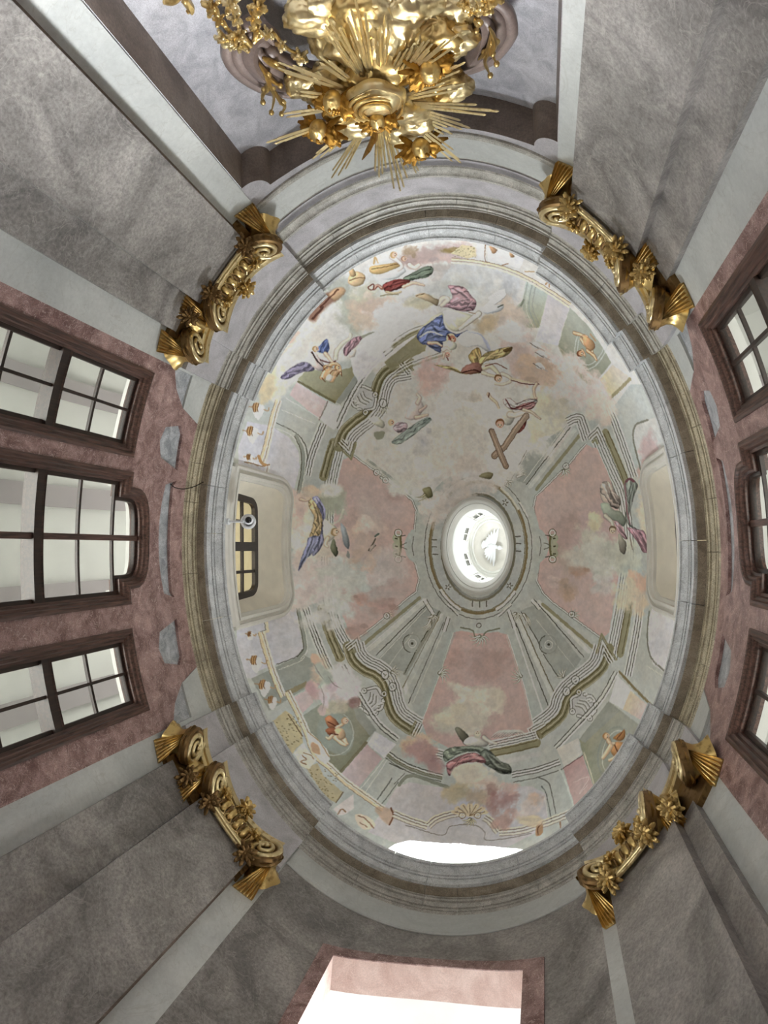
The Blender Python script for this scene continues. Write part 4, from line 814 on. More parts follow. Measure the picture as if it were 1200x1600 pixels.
    # ---------------- clouds
    A = [ # altar end, left to right; colours darkened here, lightened mid-dome, to offset uneven light
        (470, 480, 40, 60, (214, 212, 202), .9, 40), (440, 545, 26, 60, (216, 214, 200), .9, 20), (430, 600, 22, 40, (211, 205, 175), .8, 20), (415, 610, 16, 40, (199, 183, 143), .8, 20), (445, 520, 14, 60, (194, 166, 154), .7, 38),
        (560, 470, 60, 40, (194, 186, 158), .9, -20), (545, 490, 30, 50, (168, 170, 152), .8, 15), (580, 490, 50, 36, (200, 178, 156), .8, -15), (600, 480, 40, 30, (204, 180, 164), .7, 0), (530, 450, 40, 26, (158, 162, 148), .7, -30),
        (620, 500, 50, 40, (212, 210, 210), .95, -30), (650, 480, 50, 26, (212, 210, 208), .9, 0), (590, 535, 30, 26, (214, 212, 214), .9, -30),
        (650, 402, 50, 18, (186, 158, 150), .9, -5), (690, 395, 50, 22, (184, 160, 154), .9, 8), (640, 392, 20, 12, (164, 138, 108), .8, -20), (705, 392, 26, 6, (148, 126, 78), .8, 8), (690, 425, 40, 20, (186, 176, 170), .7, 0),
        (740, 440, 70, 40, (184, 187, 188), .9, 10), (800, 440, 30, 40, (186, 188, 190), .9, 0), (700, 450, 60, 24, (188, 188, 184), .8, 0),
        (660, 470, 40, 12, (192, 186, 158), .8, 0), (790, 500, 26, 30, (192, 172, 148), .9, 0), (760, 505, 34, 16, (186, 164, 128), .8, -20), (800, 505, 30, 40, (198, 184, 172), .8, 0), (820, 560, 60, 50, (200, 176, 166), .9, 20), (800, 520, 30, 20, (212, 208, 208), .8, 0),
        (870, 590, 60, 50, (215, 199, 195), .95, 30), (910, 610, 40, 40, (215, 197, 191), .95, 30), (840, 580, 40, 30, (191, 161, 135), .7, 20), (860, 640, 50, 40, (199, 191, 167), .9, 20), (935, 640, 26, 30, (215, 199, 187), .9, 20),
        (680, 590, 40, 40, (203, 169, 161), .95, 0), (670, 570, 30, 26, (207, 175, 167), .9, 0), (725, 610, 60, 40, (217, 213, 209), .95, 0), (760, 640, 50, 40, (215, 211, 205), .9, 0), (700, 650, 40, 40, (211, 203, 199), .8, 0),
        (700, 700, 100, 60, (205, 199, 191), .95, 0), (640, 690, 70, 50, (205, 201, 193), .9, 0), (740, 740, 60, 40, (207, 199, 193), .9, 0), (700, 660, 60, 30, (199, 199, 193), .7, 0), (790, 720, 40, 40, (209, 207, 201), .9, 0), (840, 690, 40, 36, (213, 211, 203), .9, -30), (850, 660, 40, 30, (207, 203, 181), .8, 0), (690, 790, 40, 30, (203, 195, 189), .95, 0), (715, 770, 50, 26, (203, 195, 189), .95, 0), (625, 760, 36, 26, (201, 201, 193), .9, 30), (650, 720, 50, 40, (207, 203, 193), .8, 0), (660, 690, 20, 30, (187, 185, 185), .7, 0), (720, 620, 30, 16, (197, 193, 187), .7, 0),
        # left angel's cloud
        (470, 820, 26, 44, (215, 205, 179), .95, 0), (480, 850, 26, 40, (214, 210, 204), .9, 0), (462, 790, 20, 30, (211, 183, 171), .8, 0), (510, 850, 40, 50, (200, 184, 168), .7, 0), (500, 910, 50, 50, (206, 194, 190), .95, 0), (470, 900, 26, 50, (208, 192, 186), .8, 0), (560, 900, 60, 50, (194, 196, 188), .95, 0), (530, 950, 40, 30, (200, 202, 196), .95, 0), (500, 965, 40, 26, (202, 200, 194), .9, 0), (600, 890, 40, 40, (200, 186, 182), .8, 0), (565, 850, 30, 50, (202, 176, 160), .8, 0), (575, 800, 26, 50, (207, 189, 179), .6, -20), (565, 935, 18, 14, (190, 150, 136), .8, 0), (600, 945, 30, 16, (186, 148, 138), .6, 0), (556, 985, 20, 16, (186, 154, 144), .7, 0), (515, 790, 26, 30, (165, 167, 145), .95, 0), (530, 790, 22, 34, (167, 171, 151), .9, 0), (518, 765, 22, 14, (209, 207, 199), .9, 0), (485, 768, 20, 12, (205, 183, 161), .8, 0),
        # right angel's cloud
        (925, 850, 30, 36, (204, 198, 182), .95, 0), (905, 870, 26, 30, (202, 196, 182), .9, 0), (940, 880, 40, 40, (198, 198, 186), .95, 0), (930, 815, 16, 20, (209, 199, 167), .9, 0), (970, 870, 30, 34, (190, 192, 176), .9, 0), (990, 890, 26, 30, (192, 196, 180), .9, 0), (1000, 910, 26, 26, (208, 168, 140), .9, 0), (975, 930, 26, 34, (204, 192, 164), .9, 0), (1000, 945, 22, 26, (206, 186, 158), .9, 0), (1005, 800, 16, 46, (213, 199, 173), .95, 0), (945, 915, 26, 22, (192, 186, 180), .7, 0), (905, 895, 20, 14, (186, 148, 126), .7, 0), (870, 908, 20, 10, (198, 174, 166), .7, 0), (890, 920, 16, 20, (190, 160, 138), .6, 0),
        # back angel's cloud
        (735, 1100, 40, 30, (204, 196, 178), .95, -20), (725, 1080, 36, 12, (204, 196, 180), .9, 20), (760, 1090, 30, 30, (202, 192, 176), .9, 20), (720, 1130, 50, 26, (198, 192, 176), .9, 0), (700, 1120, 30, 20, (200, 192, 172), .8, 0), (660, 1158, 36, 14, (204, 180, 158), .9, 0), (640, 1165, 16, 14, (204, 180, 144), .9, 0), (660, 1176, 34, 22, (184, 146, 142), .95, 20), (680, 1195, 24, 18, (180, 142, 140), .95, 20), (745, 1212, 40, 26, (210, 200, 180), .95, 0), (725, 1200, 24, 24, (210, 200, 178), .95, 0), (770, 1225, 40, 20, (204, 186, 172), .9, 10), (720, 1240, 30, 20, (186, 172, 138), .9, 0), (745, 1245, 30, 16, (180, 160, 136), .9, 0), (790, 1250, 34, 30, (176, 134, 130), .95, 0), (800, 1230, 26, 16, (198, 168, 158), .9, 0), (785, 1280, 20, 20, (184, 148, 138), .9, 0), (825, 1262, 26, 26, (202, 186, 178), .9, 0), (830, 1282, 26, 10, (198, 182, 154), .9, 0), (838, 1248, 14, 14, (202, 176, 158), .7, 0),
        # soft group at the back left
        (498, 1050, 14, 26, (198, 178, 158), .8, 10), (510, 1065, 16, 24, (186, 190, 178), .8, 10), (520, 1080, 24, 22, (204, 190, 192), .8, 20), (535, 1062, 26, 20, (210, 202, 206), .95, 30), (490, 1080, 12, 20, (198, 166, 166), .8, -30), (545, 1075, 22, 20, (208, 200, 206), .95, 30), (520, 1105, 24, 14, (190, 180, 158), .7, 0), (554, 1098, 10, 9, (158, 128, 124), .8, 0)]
    rc = np.random.default_rng(21)
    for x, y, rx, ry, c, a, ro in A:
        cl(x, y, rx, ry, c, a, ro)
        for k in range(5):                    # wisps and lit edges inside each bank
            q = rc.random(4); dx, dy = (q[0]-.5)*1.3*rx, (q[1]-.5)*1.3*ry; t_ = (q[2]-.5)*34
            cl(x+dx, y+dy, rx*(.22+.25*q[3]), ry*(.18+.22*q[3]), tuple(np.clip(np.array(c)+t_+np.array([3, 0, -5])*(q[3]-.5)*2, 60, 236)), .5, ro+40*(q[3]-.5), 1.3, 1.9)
    # ---------------- figures
    BL_, MV, GN, GD, RD, WH = (112, 126, 176), (180, 142, 150), (120, 132, 112), (178, 152, 94), (150, 74, 68), (212, 212, 212)
    FL = (210, 180, 152)
    # putti and ornaments low left of the altar end
    f('481,494 500,466 520,452 536,450 538,458 526,470 504,486 492,502', (150, 104, 82), .85, 6, True, 2.); f('514,458 530,448 540,454 530,466 520,468', (204, 166, 120), .8, 3, True, .5, None, None, None, .30); s('500,480 518,462 528,452', 2.4, (104, 60, 44), .7); s('488,498 504,480', 3, (96, 62, 52), .7)
    f('544,442 546,430 556,424 570,430 568,442 556,448', (208, 176, 128), 1, 1.2, True, .5, None, None, None, .30); f('544,420 552,420 556,430 548,432', (200, 166, 116), 1, 1, True, .5, None, None, None, .30); s('546,438 558,434 570,434', 1.4, (134, 92, 54), .8); f('577,418 590,414 622,410 624,416 606,426 582,428', (198, 164, 106), 1, 1.2, True, .5, None, None, None, .30); s('580,420 600,417 622,412', 1.4, (124, 88, 48), .8); s('584,412 586,402 590,410', 2.4, (190, 156, 100), .9); f('592,430 612,422 626,416 634,424 616,436 596,436', (210, 206, 202), 1, 1.5, True, .5, None, None, None, .30)
    limb('612,402 622,408 628,416 622,422', 6, (214, 202, 190)); limb('640,414 648,418 655,414', 7, (216, 204, 190)); head(616, 398, 5, (190, 156, 104)); head(632, 404, 4, (176, 130, 96))
    cloth('630,434 648,424 664,416 676,418 674,428 664,434 650,436 636,440', GN, ('640,432 660,422 674,420', '650,434 668,428')); cloth('598,444 612,438 626,436 640,438 634,446 622,452 604,456 598,450', RD, ('604,448 622,442 636,440', '606,454 622,448'), (60, 26, 26)); limb('630,448 644,442 656,444 662,446', 4, FL); limb('596,450 590,446 584,452', 5, (176, 112, 92)); s('575,448 583,444 583,452 577,452 575,448', 2, (140, 84, 64), .9); limb('604,456 616,458 626,456', 3, (190, 164, 120)); s('594,462 608,460 622,460', 1.6, (140, 124, 80), .8)
    # blue and mauve angels over the left corner
    cloth('498,542 508,530 512,532 514,546 508,552 494,548', BL_, ('504,544 510,534',), (50, 56, 90)); cloth('536,546 544,534 556,526 566,526 560,536 550,546 540,556', MV, ('542,550 552,534',), (110, 70, 80)); limb('524,560 526,548 536,536 546,528 548,522', 5, (206, 204, 184)); s('566,526 580,520 585,518', 4, (150, 150, 132), .9, 1, True, 1); f('546,550 556,546 554,556 546,558', (214, 204, 194), 1, 1.2, True, .5, None, None, None, .30)
    cloth('438,590 452,576 470,566 484,568 490,578 470,582 450,592', (140, 132, 156), ('450,584 474,572',), (80, 72, 96)); f('480,562 488,548 498,558 508,576 496,578', (204, 186, 180), 1, 1.5, True, .5, None, None, None, .30); s('487,550 494,562 504,572', 2.4, (84, 48, 40), .95); s('500,562 514,566 524,564', 2.2, (110, 54, 44), .9); limb('508,552 516,562 522,568', 5, FL); head(494, 545, 4.5, (178, 146, 96))
    limb('503,590 508,580 516,574', 6, (214, 176, 124), (140, 88, 44)); limb('518,594 524,584 530,578', 6, (210, 168, 114), (140, 88, 44)); limb('514,572 522,568 530,572 532,584', 5, (206, 162, 108), (140, 88, 44)); head(510, 574, 4, (176, 120, 66), (214, 176, 128)); head(528, 574, 4, (176, 120, 66), (214, 176, 128)); f('505,588 510,578 518,576 526,576 528,586 518,588 510,594', (206, 160, 104), .6, 3, True, .5, None, None, None, .30)
    for q in ('504,580 512,572 520,574', '512,590 518,580 526,578', '526,588 532,580 534,588', '502,590 508,596'): s(q, 1.4, (128, 74, 36), .8)
    f('508,592 514,584 520,588 516,596', (220, 208, 186), .9, 1.5, True, .5, None, None, None, .30)
    # Madonna and the mauve angel with the white wing
    cloth('700,446 712,446 726,450 736,462 744,472 740,484 726,486 712,484 700,480 692,478 706,466 704,456', MV, ('706,450 720,458 734,470', '700,478 716,470 730,468', '728,482 738,470'), (110, 70, 74)); limb('686,474 692,466 700,468 690,478', 7, (214, 204, 190)); f('648,462 664,458 680,466 686,468 682,478 672,472', (176, 156, 122), .95, 1.5, True, .5, None, None, None, .30); s('650,462 662,459', 1.2, (110, 84, 50), .8)
    for k in range(9): s([(752, 486), (768+k*2.2, 468-k*.6), (764+k*2.9, 462-k*1.4+abs(k-5)*.8)], 3.4, (218, 218, 220), .95, 1, True); s([(754, 487), (770+k*2.2, 470-k*.6), (766+k*2.9, 464-k*1.4)], .7, (150, 150, 150), .6)
    f('750,482 770,476 786,478 780,486 760,490', (214, 214, 214), 1, 2, True, .5, None, None, None, .30); s('778,480 786,476', 2, (100, 104, 90), .8); f('692,486 716,486 740,492 750,486 752,492 740,502 726,512 712,518 700,512 694,500', (206, 202, 178), 1, 1.5, True, .5, None, None, None, .30); limb('748,490 738,498 728,506 718,514', 7, (218, 214, 198)); s('700,488 704,500 712,510', 3, (226, 224, 212), .8); s('742,490 732,488', 1.2, (150, 106, 80), .8)
    f('652,518 664,506 680,492 690,488 692,496 676,500 660,514', (214, 210, 190), .95, 2, True, .5, None, None, None, .30); cloth('652,522 660,512 674,502 690,492 693,506 700,516 714,522 730,516 730,522 718,528 706,524 700,530 690,534 676,534 662,538 652,530', BL_, ('656,528 664,514 672,506', '664,532 680,524 696,526', '674,508 682,516 694,518', '690,500 686,510'), (46, 52, 88), .8, 40); cloth('656,534 672,538 690,534 690,546 684,550 668,540', (110, 118, 160), ('664,536 682,544',), (50, 54, 84)); s('656,526 672,518 690,524', 2.4, (206, 206, 196), .7)
    limb('670,536 682,536 690,540', 4.5, (212, 172, 150)); f('714,530 730,516 752,522 762,540 768,554 756,546 744,540 728,542', WH, 1, 1.5, True, .5, None, None, None, .30); s('730,518 752,524 762,544', 1.4, (158, 162, 184), .7); s('752,524 760,536 768,554', 5, (176, 180, 198), .8, 2, True, 2); head(706, 530, 7, (196, 186, 160), (190, 128, 106), 40); s('700,524 704,530', 2.6, (110, 60, 50), .8); head(699, 554, 5, (206, 196, 184), (206, 166, 148), 60); limb('692,546 698,544 704,548', 5, (222, 208, 196)); f('700,532 712,536 712,544 702,546', (206, 206, 190), .9, 1.5, True, .5, None, None, None, .30); limb('694,552 692,560', 3.5, (214, 192, 176)); s('698,558 700,563', 2, (130, 70, 60), .8)
    # gold-draped angel and the reclining pair
    cloth('732,556 740,546 748,544 752,556 750,566 744,574 736,566', GD, ('742,550 746,562 746,572',), (84, 62, 30), .7); cloth('748,562 758,552 770,548 782,544 800,542 796,552 784,558 768,562 756,566 748,576', (196, 172, 112), ('752,568 764,556 790,548', '766,558 784,554'), (90, 66, 32), .7); f('786,546 800,542 798,548 788,550', (110, 84, 44), .8, 1.5, True); cloth('678,570 700,572 712,576 724,582 744,578 752,582 740,584 722,584 712,580 698,576', (196, 174, 116), ('700,574 716,580',), (90, 66, 32), .6)
    f('720,582 726,572 742,566 752,570 752,580 736,584', (164, 110, 94), .9, 2, True, .5, None, None, None, .30); s('722,582 740,578 752,582', 2, (96, 52, 30), .9); limb('756,574 766,572 774,578 780,586', 8, (206, 196, 164)); limb('754,582 764,586 776,588', 5, (208, 196, 172)); head(779, 592, 5.5, (150, 110, 70), FL, 60); limb('784,584 794,588 798,594 788,600 774,600', 4.5, (216, 202, 180)); s('798,592 820,596 838,600', 4.5, (202, 190, 164), .95, 1.2, True, 1); s('798,594 822,600 842,600', 1.4, (118, 64, 50), .85); s('758,572 774,568 792,576', 1.6, (124, 64, 40), .7)
    # Christ with the cross
    limb('763,616 767,622 776,630 780,640', 4.5, (202, 186, 162)); s('764,614 763,620', 2, (110, 66, 46), .8); f('776,642 786,636 800,640 804,652 796,664 782,660 776,650', (212, 206, 190), 1, 2, True, .5, None, None, None, .30); limb('796,648 806,648 820,644 826,642', 8, (218, 206, 188)); limb('838,600 834,608 836,620 838,622', 4.5, (206, 176, 150)); cloth('786,624 796,622 808,630 822,624 838,624 836,632 822,636 808,640 796,638 788,632', (214, 206, 198), ('790,628 806,636 824,630', '812,632 832,626'), (96, 48, 44), .9); cloth('806,636 820,630 836,628 834,636 824,640 812,640', (186, 140, 136), ('812,636 830,632',), (96, 44, 44), .9); s('790,624 800,638 816,634 834,628', 2, (116, 54, 50), .85); limb('818,640 830,644 838,650 844,654', 4, (190, 172, 150))
    cloth('812,656 820,650 822,660 816,672 804,678 802,672', (166, 96, 88), ('810,670 818,656',), (96, 40, 40)); head(781, 663, 6.5, (160, 112, 76), (206, 170, 146), 90); el(781, 663, 10, 10, 1, (222, 214, 196), .4)
    for st, w in (('822,650 805,672 788,698 772,712', 8.5), ('768,674 776,694 784,714 790,728', 8)):
        s(st, w+1.6, (96, 74, 56), .9, 1, False); s(st, w, (166, 142, 120), 1, .9, False); s(pp(st)+np.array([-1.5, -1]), 1.6, (194, 172, 148), .8, 1, False)
    # little cherubs on the right
    for x, y in ((838, 540), (846, 554), (843, 572)): f([(x-7, y-4), (x, y-6), (x+6, y), (x+8, y+5), (x, y+4), (x-5, y+2)], (212, 208, 204), .95, 1.5, True); s([(x-10, y-4), (x-4, y), (x+3, y+4)], 1.3, (110, 84, 74), .7); s([(x+2, y+2), (x+12, y+8)], 2, (184, 168, 160), .8)
    for q in ('897,520 910,524 918,526', '912,526 922,540 926,550', '908,530 914,540', '910,548 914,556'): limb(q, 5, (206, 164, 114), (120, 68, 34))
    f('912,524 926,532 930,544 920,548 912,538', (196, 146, 96), 1, 1.5, True, .5, None, None, None, .30); head(908, 552, 5, (140, 88, 48), (202, 158, 112)); s('922,522 930,532', 3, (180, 140, 100), .8); limb('918,548 928,556 932,562', 5, (200, 150, 96), (120, 68, 34))
    # putto of the back-left and back-right medallions
    f('508,1122 516,1118 528,1128 528,1136 516,1138 510,1132', (176, 116, 78), 1, 1.5, True, .5, None, None, None, .30); f('508,1140 520,1136 532,1142 530,1150 516,1150', (156, 94, 60), 1, 1.5, True, .5, None, None, None, .30); limb('526,1136 534,1132 540,1126', 5, (210, 174, 134)); head(540, 1126, 5, (190, 150, 108)); limb('528,1146 538,1156 542,1162', 7, (216, 186, 146)); limb('520,1148 514,1154 510,1152', 4.5, (210, 176, 132)); limb('524,1152 532,1160 540,1164', 6, (214, 184, 142)); f('522,1140 534,1138 540,1150 530,1156', (206, 170, 126), .9, 2, True, .5, None, None, None, .30); s('512,1128 524,1134', 1.6, (110, 58, 34), .8); s('516,1146 528,1148', 1.6, (110, 58, 34), .8)
    f('958,1152 972,1142 976,1140 976,1152 966,1158', (176, 120, 64), 1, 1.5, True, .5, None, None, None, .30); f('958,1160 974,1160 976,1174 970,1184 960,1182 954,1172', (186, 130, 74), 1, 1.5, True, .5, None, None, None, .30); head(948, 1150, 5, (176, 130, 78), (210, 176, 130)); limb('950,1156 954,1162 960,1162', 6, (208, 168, 118)); limb('954,1166 948,1176 942,1184', 8, (212, 180, 134)); limb('966,1178 960,1184 952,1188', 6, (208, 170, 120)); limb('972,1176 976,1180 970,1186', 5, (204, 164, 112)); s('960,1164 966,1176', 2, (120, 70, 36), .8); s('972,1144 964,1154', 1.4, (110, 64, 32), .8)
    # left angel
    cloth('484,780 492,778 498,792 504,806 504,822 498,836 484,840 488,824 490,806 482,790', (194, 170, 124), ('488,784 496,804 498,830', '494,788 502,810', '490,834 498,820'), (100, 74, 40), .7); cloth('488,778 496,776 504,788 508,800 504,826 506,842 498,860 488,868 492,854 500,836 504,812 496,790', (150, 148, 178), ('494,778 504,796 504,820', '500,840 496,858'), (74, 72, 110), .7); cloth('482,840 498,838 496,852 486,866 476,874 466,892 472,868 478,854', (148, 150, 184), ('488,842 482,860 470,886', '494,846 484,862'), (72, 74, 112), .6); limb('470,780 478,782 484,780', 4, (212, 180, 156))
    f('506,812 518,818 526,824 524,836 514,846 506,840', (204, 196, 176), 1, 2, True, .5, None, None, None, .30); head(525, 831, 6, (170, 140, 96), (206, 178, 150), 0); limb('512,840 508,850 512,854', 4.5, (208, 190, 164)); f('518,846 522,842 528,862 524,870 516,858', (132, 132, 104), 1, 1.5, True, .5, None, None, None, .30); f('532,818 540,826 546,848 544,858 536,848', (150, 154, 156), .9, 2, True, .5, None, None, None, .30); s('520,818 530,812 536,796', 3, (196, 192, 172), .7); f('543,860 546,866 545,872 541,868', (140, 138, 130), .8, 1.5, True)
    for q in ('576,860 582,850 586,842', '580,858 586,852'): s(q, 2.2, (110, 96, 78), .8); 
    f('578,854 586,850 584,856 578,862', (200, 176, 160), .9, 1, True, .5, None, None, None, .30); s('586,838 591,834', 3, (110, 118, 104), .9)
    # right angel
    cloth('938,758 944,752 952,754 962,770 970,782 966,794 956,792 944,786 938,774', (176, 160, 148), ('950,758 956,776 964,788',), (112, 96, 88), .6); f('938,788 950,786 958,796 970,800 978,812 974,822 960,814 946,808', (150, 156, 138), 1, 2, True, .5, None, None, None, .30); limb('946,806 956,816 958,826', 6, (196, 190, 172)); head(957, 829, 5.5, (140, 112, 84), (204, 186, 160), 90)
    cloth('976,756 984,748 994,754 996,760 990,776 986,792 982,808 986,820 998,828 984,822 978,810 978,786 974,770', (134, 142, 132), ('990,756 984,780 982,804', '986,756 982,774'), (84, 62, 62), .7); s('978,752 984,748 990,752', 4, (130, 84, 92), .9); s('976,756 978,780 980,800 984,818', 3, (146, 108, 112), .85)
    cloth('960,814 970,820 976,832 980,842 972,838 964,826', (188, 150, 156), ('966,820 974,834',), (110, 66, 76), .6); cloth('980,824 998,828 1006,830 1012,848 1020,868 1012,864 1004,862 998,850 990,838', (172, 130, 140), ('988,828 998,846 1006,860', '1000,832 1008,848 1014,862', '996,830 1004,836'), (100, 52, 66), .7); f('966,834 974,842 978,850 976,866 968,858', (150, 144, 128), 1, 1.5, True, .5, None, None, None, .30); s('984,840 988,858', 2, (140, 120, 104), .7)
    # back angel
    f('711,1140 716,1136 726,1144 732,1152 728,1164 718,1154', (126, 122, 104), 1, 1.5, True, .5, None, None, None, .30); f('724,1160 732,1152 746,1152 762,1160 758,1166 736,1166', (204, 200, 188), 1, 1.5, True, .5, None, None, None, .30); head(746, 1146, 5.5, (190, 186, 170), (206, 196, 176), -90); limb('756,1152 764,1158 776,1162', 6, (190, 186, 176))
    for k in range(7): s([(768+k*4, 1150+k*.2), (780+k*5, 1142-k*.2), (792+k*5.5, 1144+k*1.2)], 2.6, (196, 192, 184), .8, 1, True, 2); s([(768+k*4, 1152), (782+k*5, 1144), (790+k*5.5, 1147+k)], .7, (120, 118, 108), .6)
    cloth('692,1176 704,1168 724,1166 744,1166 764,1172 780,1188 796,1196 798,1208 782,1208 768,1200 756,1192 748,1176 730,1174 712,1180 696,1190', (128, 134, 118), ('700,1178 724,1170 750,1172', '758,1178 774,1198 792,1204', '764,1180 784,1196'), (60, 66, 56), .8); cloth('698,1192 712,1184 728,1178 742,1176 756,1184 758,1192 744,1190 726,1192 710,1200 702,1212 698,1204', (184, 128, 128), ('706,1200 722,1184 744,1180', '716,1192 740,1186 756,1190'), (96, 44, 48), .8); s('736,1178 752,1186', 3, (208, 170, 164), .7); f('704,1208 712,1198 730,1194 752,1194 764,1206 750,1220 720,1222', (208, 198, 178), .9, 5, True, 1)
    # soft figure group back left: faint
    for x, y, rx, ry, c in ((492, 1030, 6, 9, (204, 172, 148)), (500, 1046, 8, 12, (176, 182, 170)), (512, 1060, 9, 12, (168, 174, 164)), (486, 1076, 8, 14, (190, 154, 156)), (506, 1092, 7, 16, (202, 186, 190)), (520, 1072, 10, 9, (196, 178, 186)), (503, 1110, 6, 9, (192, 172, 170))): cl(x, y, rx, ry, c, .85, -25, .7, 2.2)
    for st in ('489,1036 496,1048 506,1062', '500,1070 506,1090 503,1112', '512,1056 522,1070 534,1076'): s(st, 1.1, (128, 112, 108), .55, 1.2, True, 2)
    # centre-left angel with the long scarf
    f('632,652 640,632 650,622 658,626 662,636 656,648 646,656', (208, 194, 188), .95, 2, True, .5, None, None, None, .30); limb('652,630 656,622 652,616', 5, (214, 196, 186)); limb('650,652 660,650 668,648', 5, (206, 186, 170)); limb('656,642 666,634', 4, (202, 178, 172)); cloth('612,690 628,676 648,662 668,652 674,656 660,668 640,684 622,694', (150, 162, 154), ('622,686 644,670 666,656',), (100, 110, 104), .5); cloth('614,668 622,660 636,662 634,672 622,676', (188, 166, 172), ('618,668 630,664',), (130, 96, 110), .5); f('602,676 616,676 612,690 596,700 584,704 588,692', (196, 196, 190), .9, 3, True); head(612, 660, 4.5, (196, 184, 140)); f('576,654 588,650 600,660 598,668 586,664', (206, 204, 184), .9, 2, True, .5, None, None, None, .30); f('584,676 600,674 598,684 588,686', (140, 142, 118), .8, 2, True)
    f('664,772 660,764 672,760 676,774 668,778', (140, 134, 92), .9, 1.5, True, .5, None, None, None, .30); f('748,744 758,738 770,740 764,748', (150, 142, 104), .9, 2, True, .5, None, None, None, .30)
    # lilac scroll under the altar rim, dotted field, feigned rail on the right
    f('704,396 722,382 742,386 744,400 730,404', (194, 182, 144), .95, 1.5); 
    for k in range(40): x, y = 708+34*r_.random(), 385+17*r_.random(); s([(x, y), (x+.7, y)], 1.2, (140, 126, 80), .7)
    f('744,380 756,381 760,408 746,405', (206, 204, 202), 1, 1.2); f('760,386 790,392 820,402 812,420 786,412 762,408', (206, 204, 204), 1, 1.5); f('764,384 776,390 770,396', (196, 150, 108), .9, 2, True, .5, None, None, None, .30); f('796,394 804,400 798,402', (190, 146, 100), .9, 2, True, .5, None, None, None, .30); s('758,382 758,406 766,412', 1.3, (140, 100, 62), .85)
    par('706,406 740,409 772,415 800,424 830,438 860,456 890,476', [(-3, 1, (150, 118, 76), .8), (-1, 2.4, (208, 194, 162), .95), (1.6, 1, CRD, .7), (4, 3, (212, 204, 180), .9)]); s('852,444 858,440 858,448', 2.4, (180, 134, 84), .8); s('784,414 794,412', 1.4, (150, 108, 66), .8); s('820,424 834,424', 2, (180, 146, 100), .7)
    # bronze-gold garlands over the side niches
    for x, y in ((446, 855), (1023, 843)):
        for k in range(34):
            a_ = r_.random()*6.28; q = r_.random()**.6; cx_, cy_ = x+8*q*math.cos(a_), y+19*q*math.sin(a_); c = ((214, 200, 176), (196, 176, 146), (110, 84, 62))[k % 3]
            f([(cx_-2, cy_), (cx_, cy_-1.8), (cx_+2, cy_), (cx_, cy_+1.8)], c, .95, .9, True)
    # hand-drawn edges: let every contour waver a little
    gy, gx = np.mgrid[0:RH, 0:RW]; n1, n2 = vnoise(9, 71)+.5*vnoise(4, 72)-.75, vnoise(9, 73)+.5*vnoise(4, 74)-.75
    yy = np.clip(gy+n1*1.5, 0, RH-1).astype(np.int32); xx = np.clip(gx+n2*1.5, 0, RW-1).astype(np.int32); canvas[:] = canvas[yy, xx]
    # crisper drawing: strengthen tone against its surroundings
    def blur(a, r):
        for ax in (0, 1):
            c_ = np.cumsum(np.concatenate([np.repeat(a.take([0], ax), r+1, ax), a, np.repeat(a.take([-1], ax), r, ax)], ax), ax, dtype=np.float64)
            n_ = a.shape[ax]; a = ((c_.take(range(2*r+1, 2*r+1+n_), ax)-c_.take(range(0, n_), ax))/(2*r+1)).astype(np.float32)
        return a
    b1 = blur(canvas, 3); b2 = blur(blur(canvas, 26), 26)
    canvas[:] = np.clip(canvas+(canvas-b1)*.35+(canvas-b2)*.38, 20, 242)
    # worn plaster: faint mottling
    canvas[:] = canvas*(1+(NA-.5)*.16)[..., None]*(1+(NC-.5)*.14)[..., None]
    canvas[..., 0] *= 1+(NB-.5)*.05; canvas[..., 2] *= 1-(NB-.5)*.06
FRESCO_GAIN = 1.58; FRESCO_SAT = .64
def fresco_colours(TG, WG):
    paint()
    r = np.degrees(WG)/90; x = (r*np.cos(TG)/RS+1)*RW/2-.5; y = (r*np.sin(TG)/RS+1)*RH/2-.5
    xi = np.clip(x.astype(int), 0, RW-2); yi = np.clip(y.astype(int), 0, RH-2); fx = (x-xi)[..., None]; fy = (y-yi)[..., None]
    c = (canvas[yi, xi]*(1-fx)+canvas[yi, xi+1]*fx)*(1-fy)+(canvas[yi+1, xi]*(1-fx)+canvas[yi+1, xi+1]*fx)*fy
    lum = (c@np.array([.3, .59, .11]))[..., None]; c = lum+(c-lum)*FRESCO_SAT          # thin lime-washed pigments
    c = np.clip(c, 0, 255)/255.; c = np.where(c <= .04045, c/12.92, ((c+.055)/1.055)**2.4)*FRESCO_GAIN
    return np.concatenate([np.clip(c, 0, .95), np.ones((*c.shape[:2], 1))], -1).astype(np.float32)

# openings in the dome shell (th, w)
def rrect(th0, th1, w0, w1, r_th, r_w, n=6):
    """w0 = top edge, w1 = bottom edge; round upper corners"""
    out = [(th0, w1)]
    for k in range(n+1):
        a = math.pi/2*k/n; out.append((th0+r_th*(1-math.cos(a)), w0+r_w*(1-math.sin(a))))
    for k in range(n+1):
        a = math.pi/2*(1-k/n); out.append((th1-r_th*(1-math.cos(a)), w0+r_w*(1-math.sin(a))))
    return out+[(th1, w1)]
OPEN = {'left': rrect(167.0, 194.5, 71.2, 87.2, 3.2, 3.6), 'right': rrect(-13.4, 11.6, 74.0, 89.0, 3.2, 3.6), 'back': [(105.2, 91.85), (105.2, 88.4), (104.2, 86.6), (101.3, 84.3), (96, 83.2), (88.3, 82.6), (80, 84.0), (74, 86.2), (71.5, 87.6), (71.0, 91.85)]}
NTH, NWW = 1860, 470
ths = np.linspace(0, 360, NTH, endpoint=False); ws = np.linspace(WTOP, WBOT, NWW)
TG, WG = np.meshgrid(np.radians(ths), np.radians(ws))
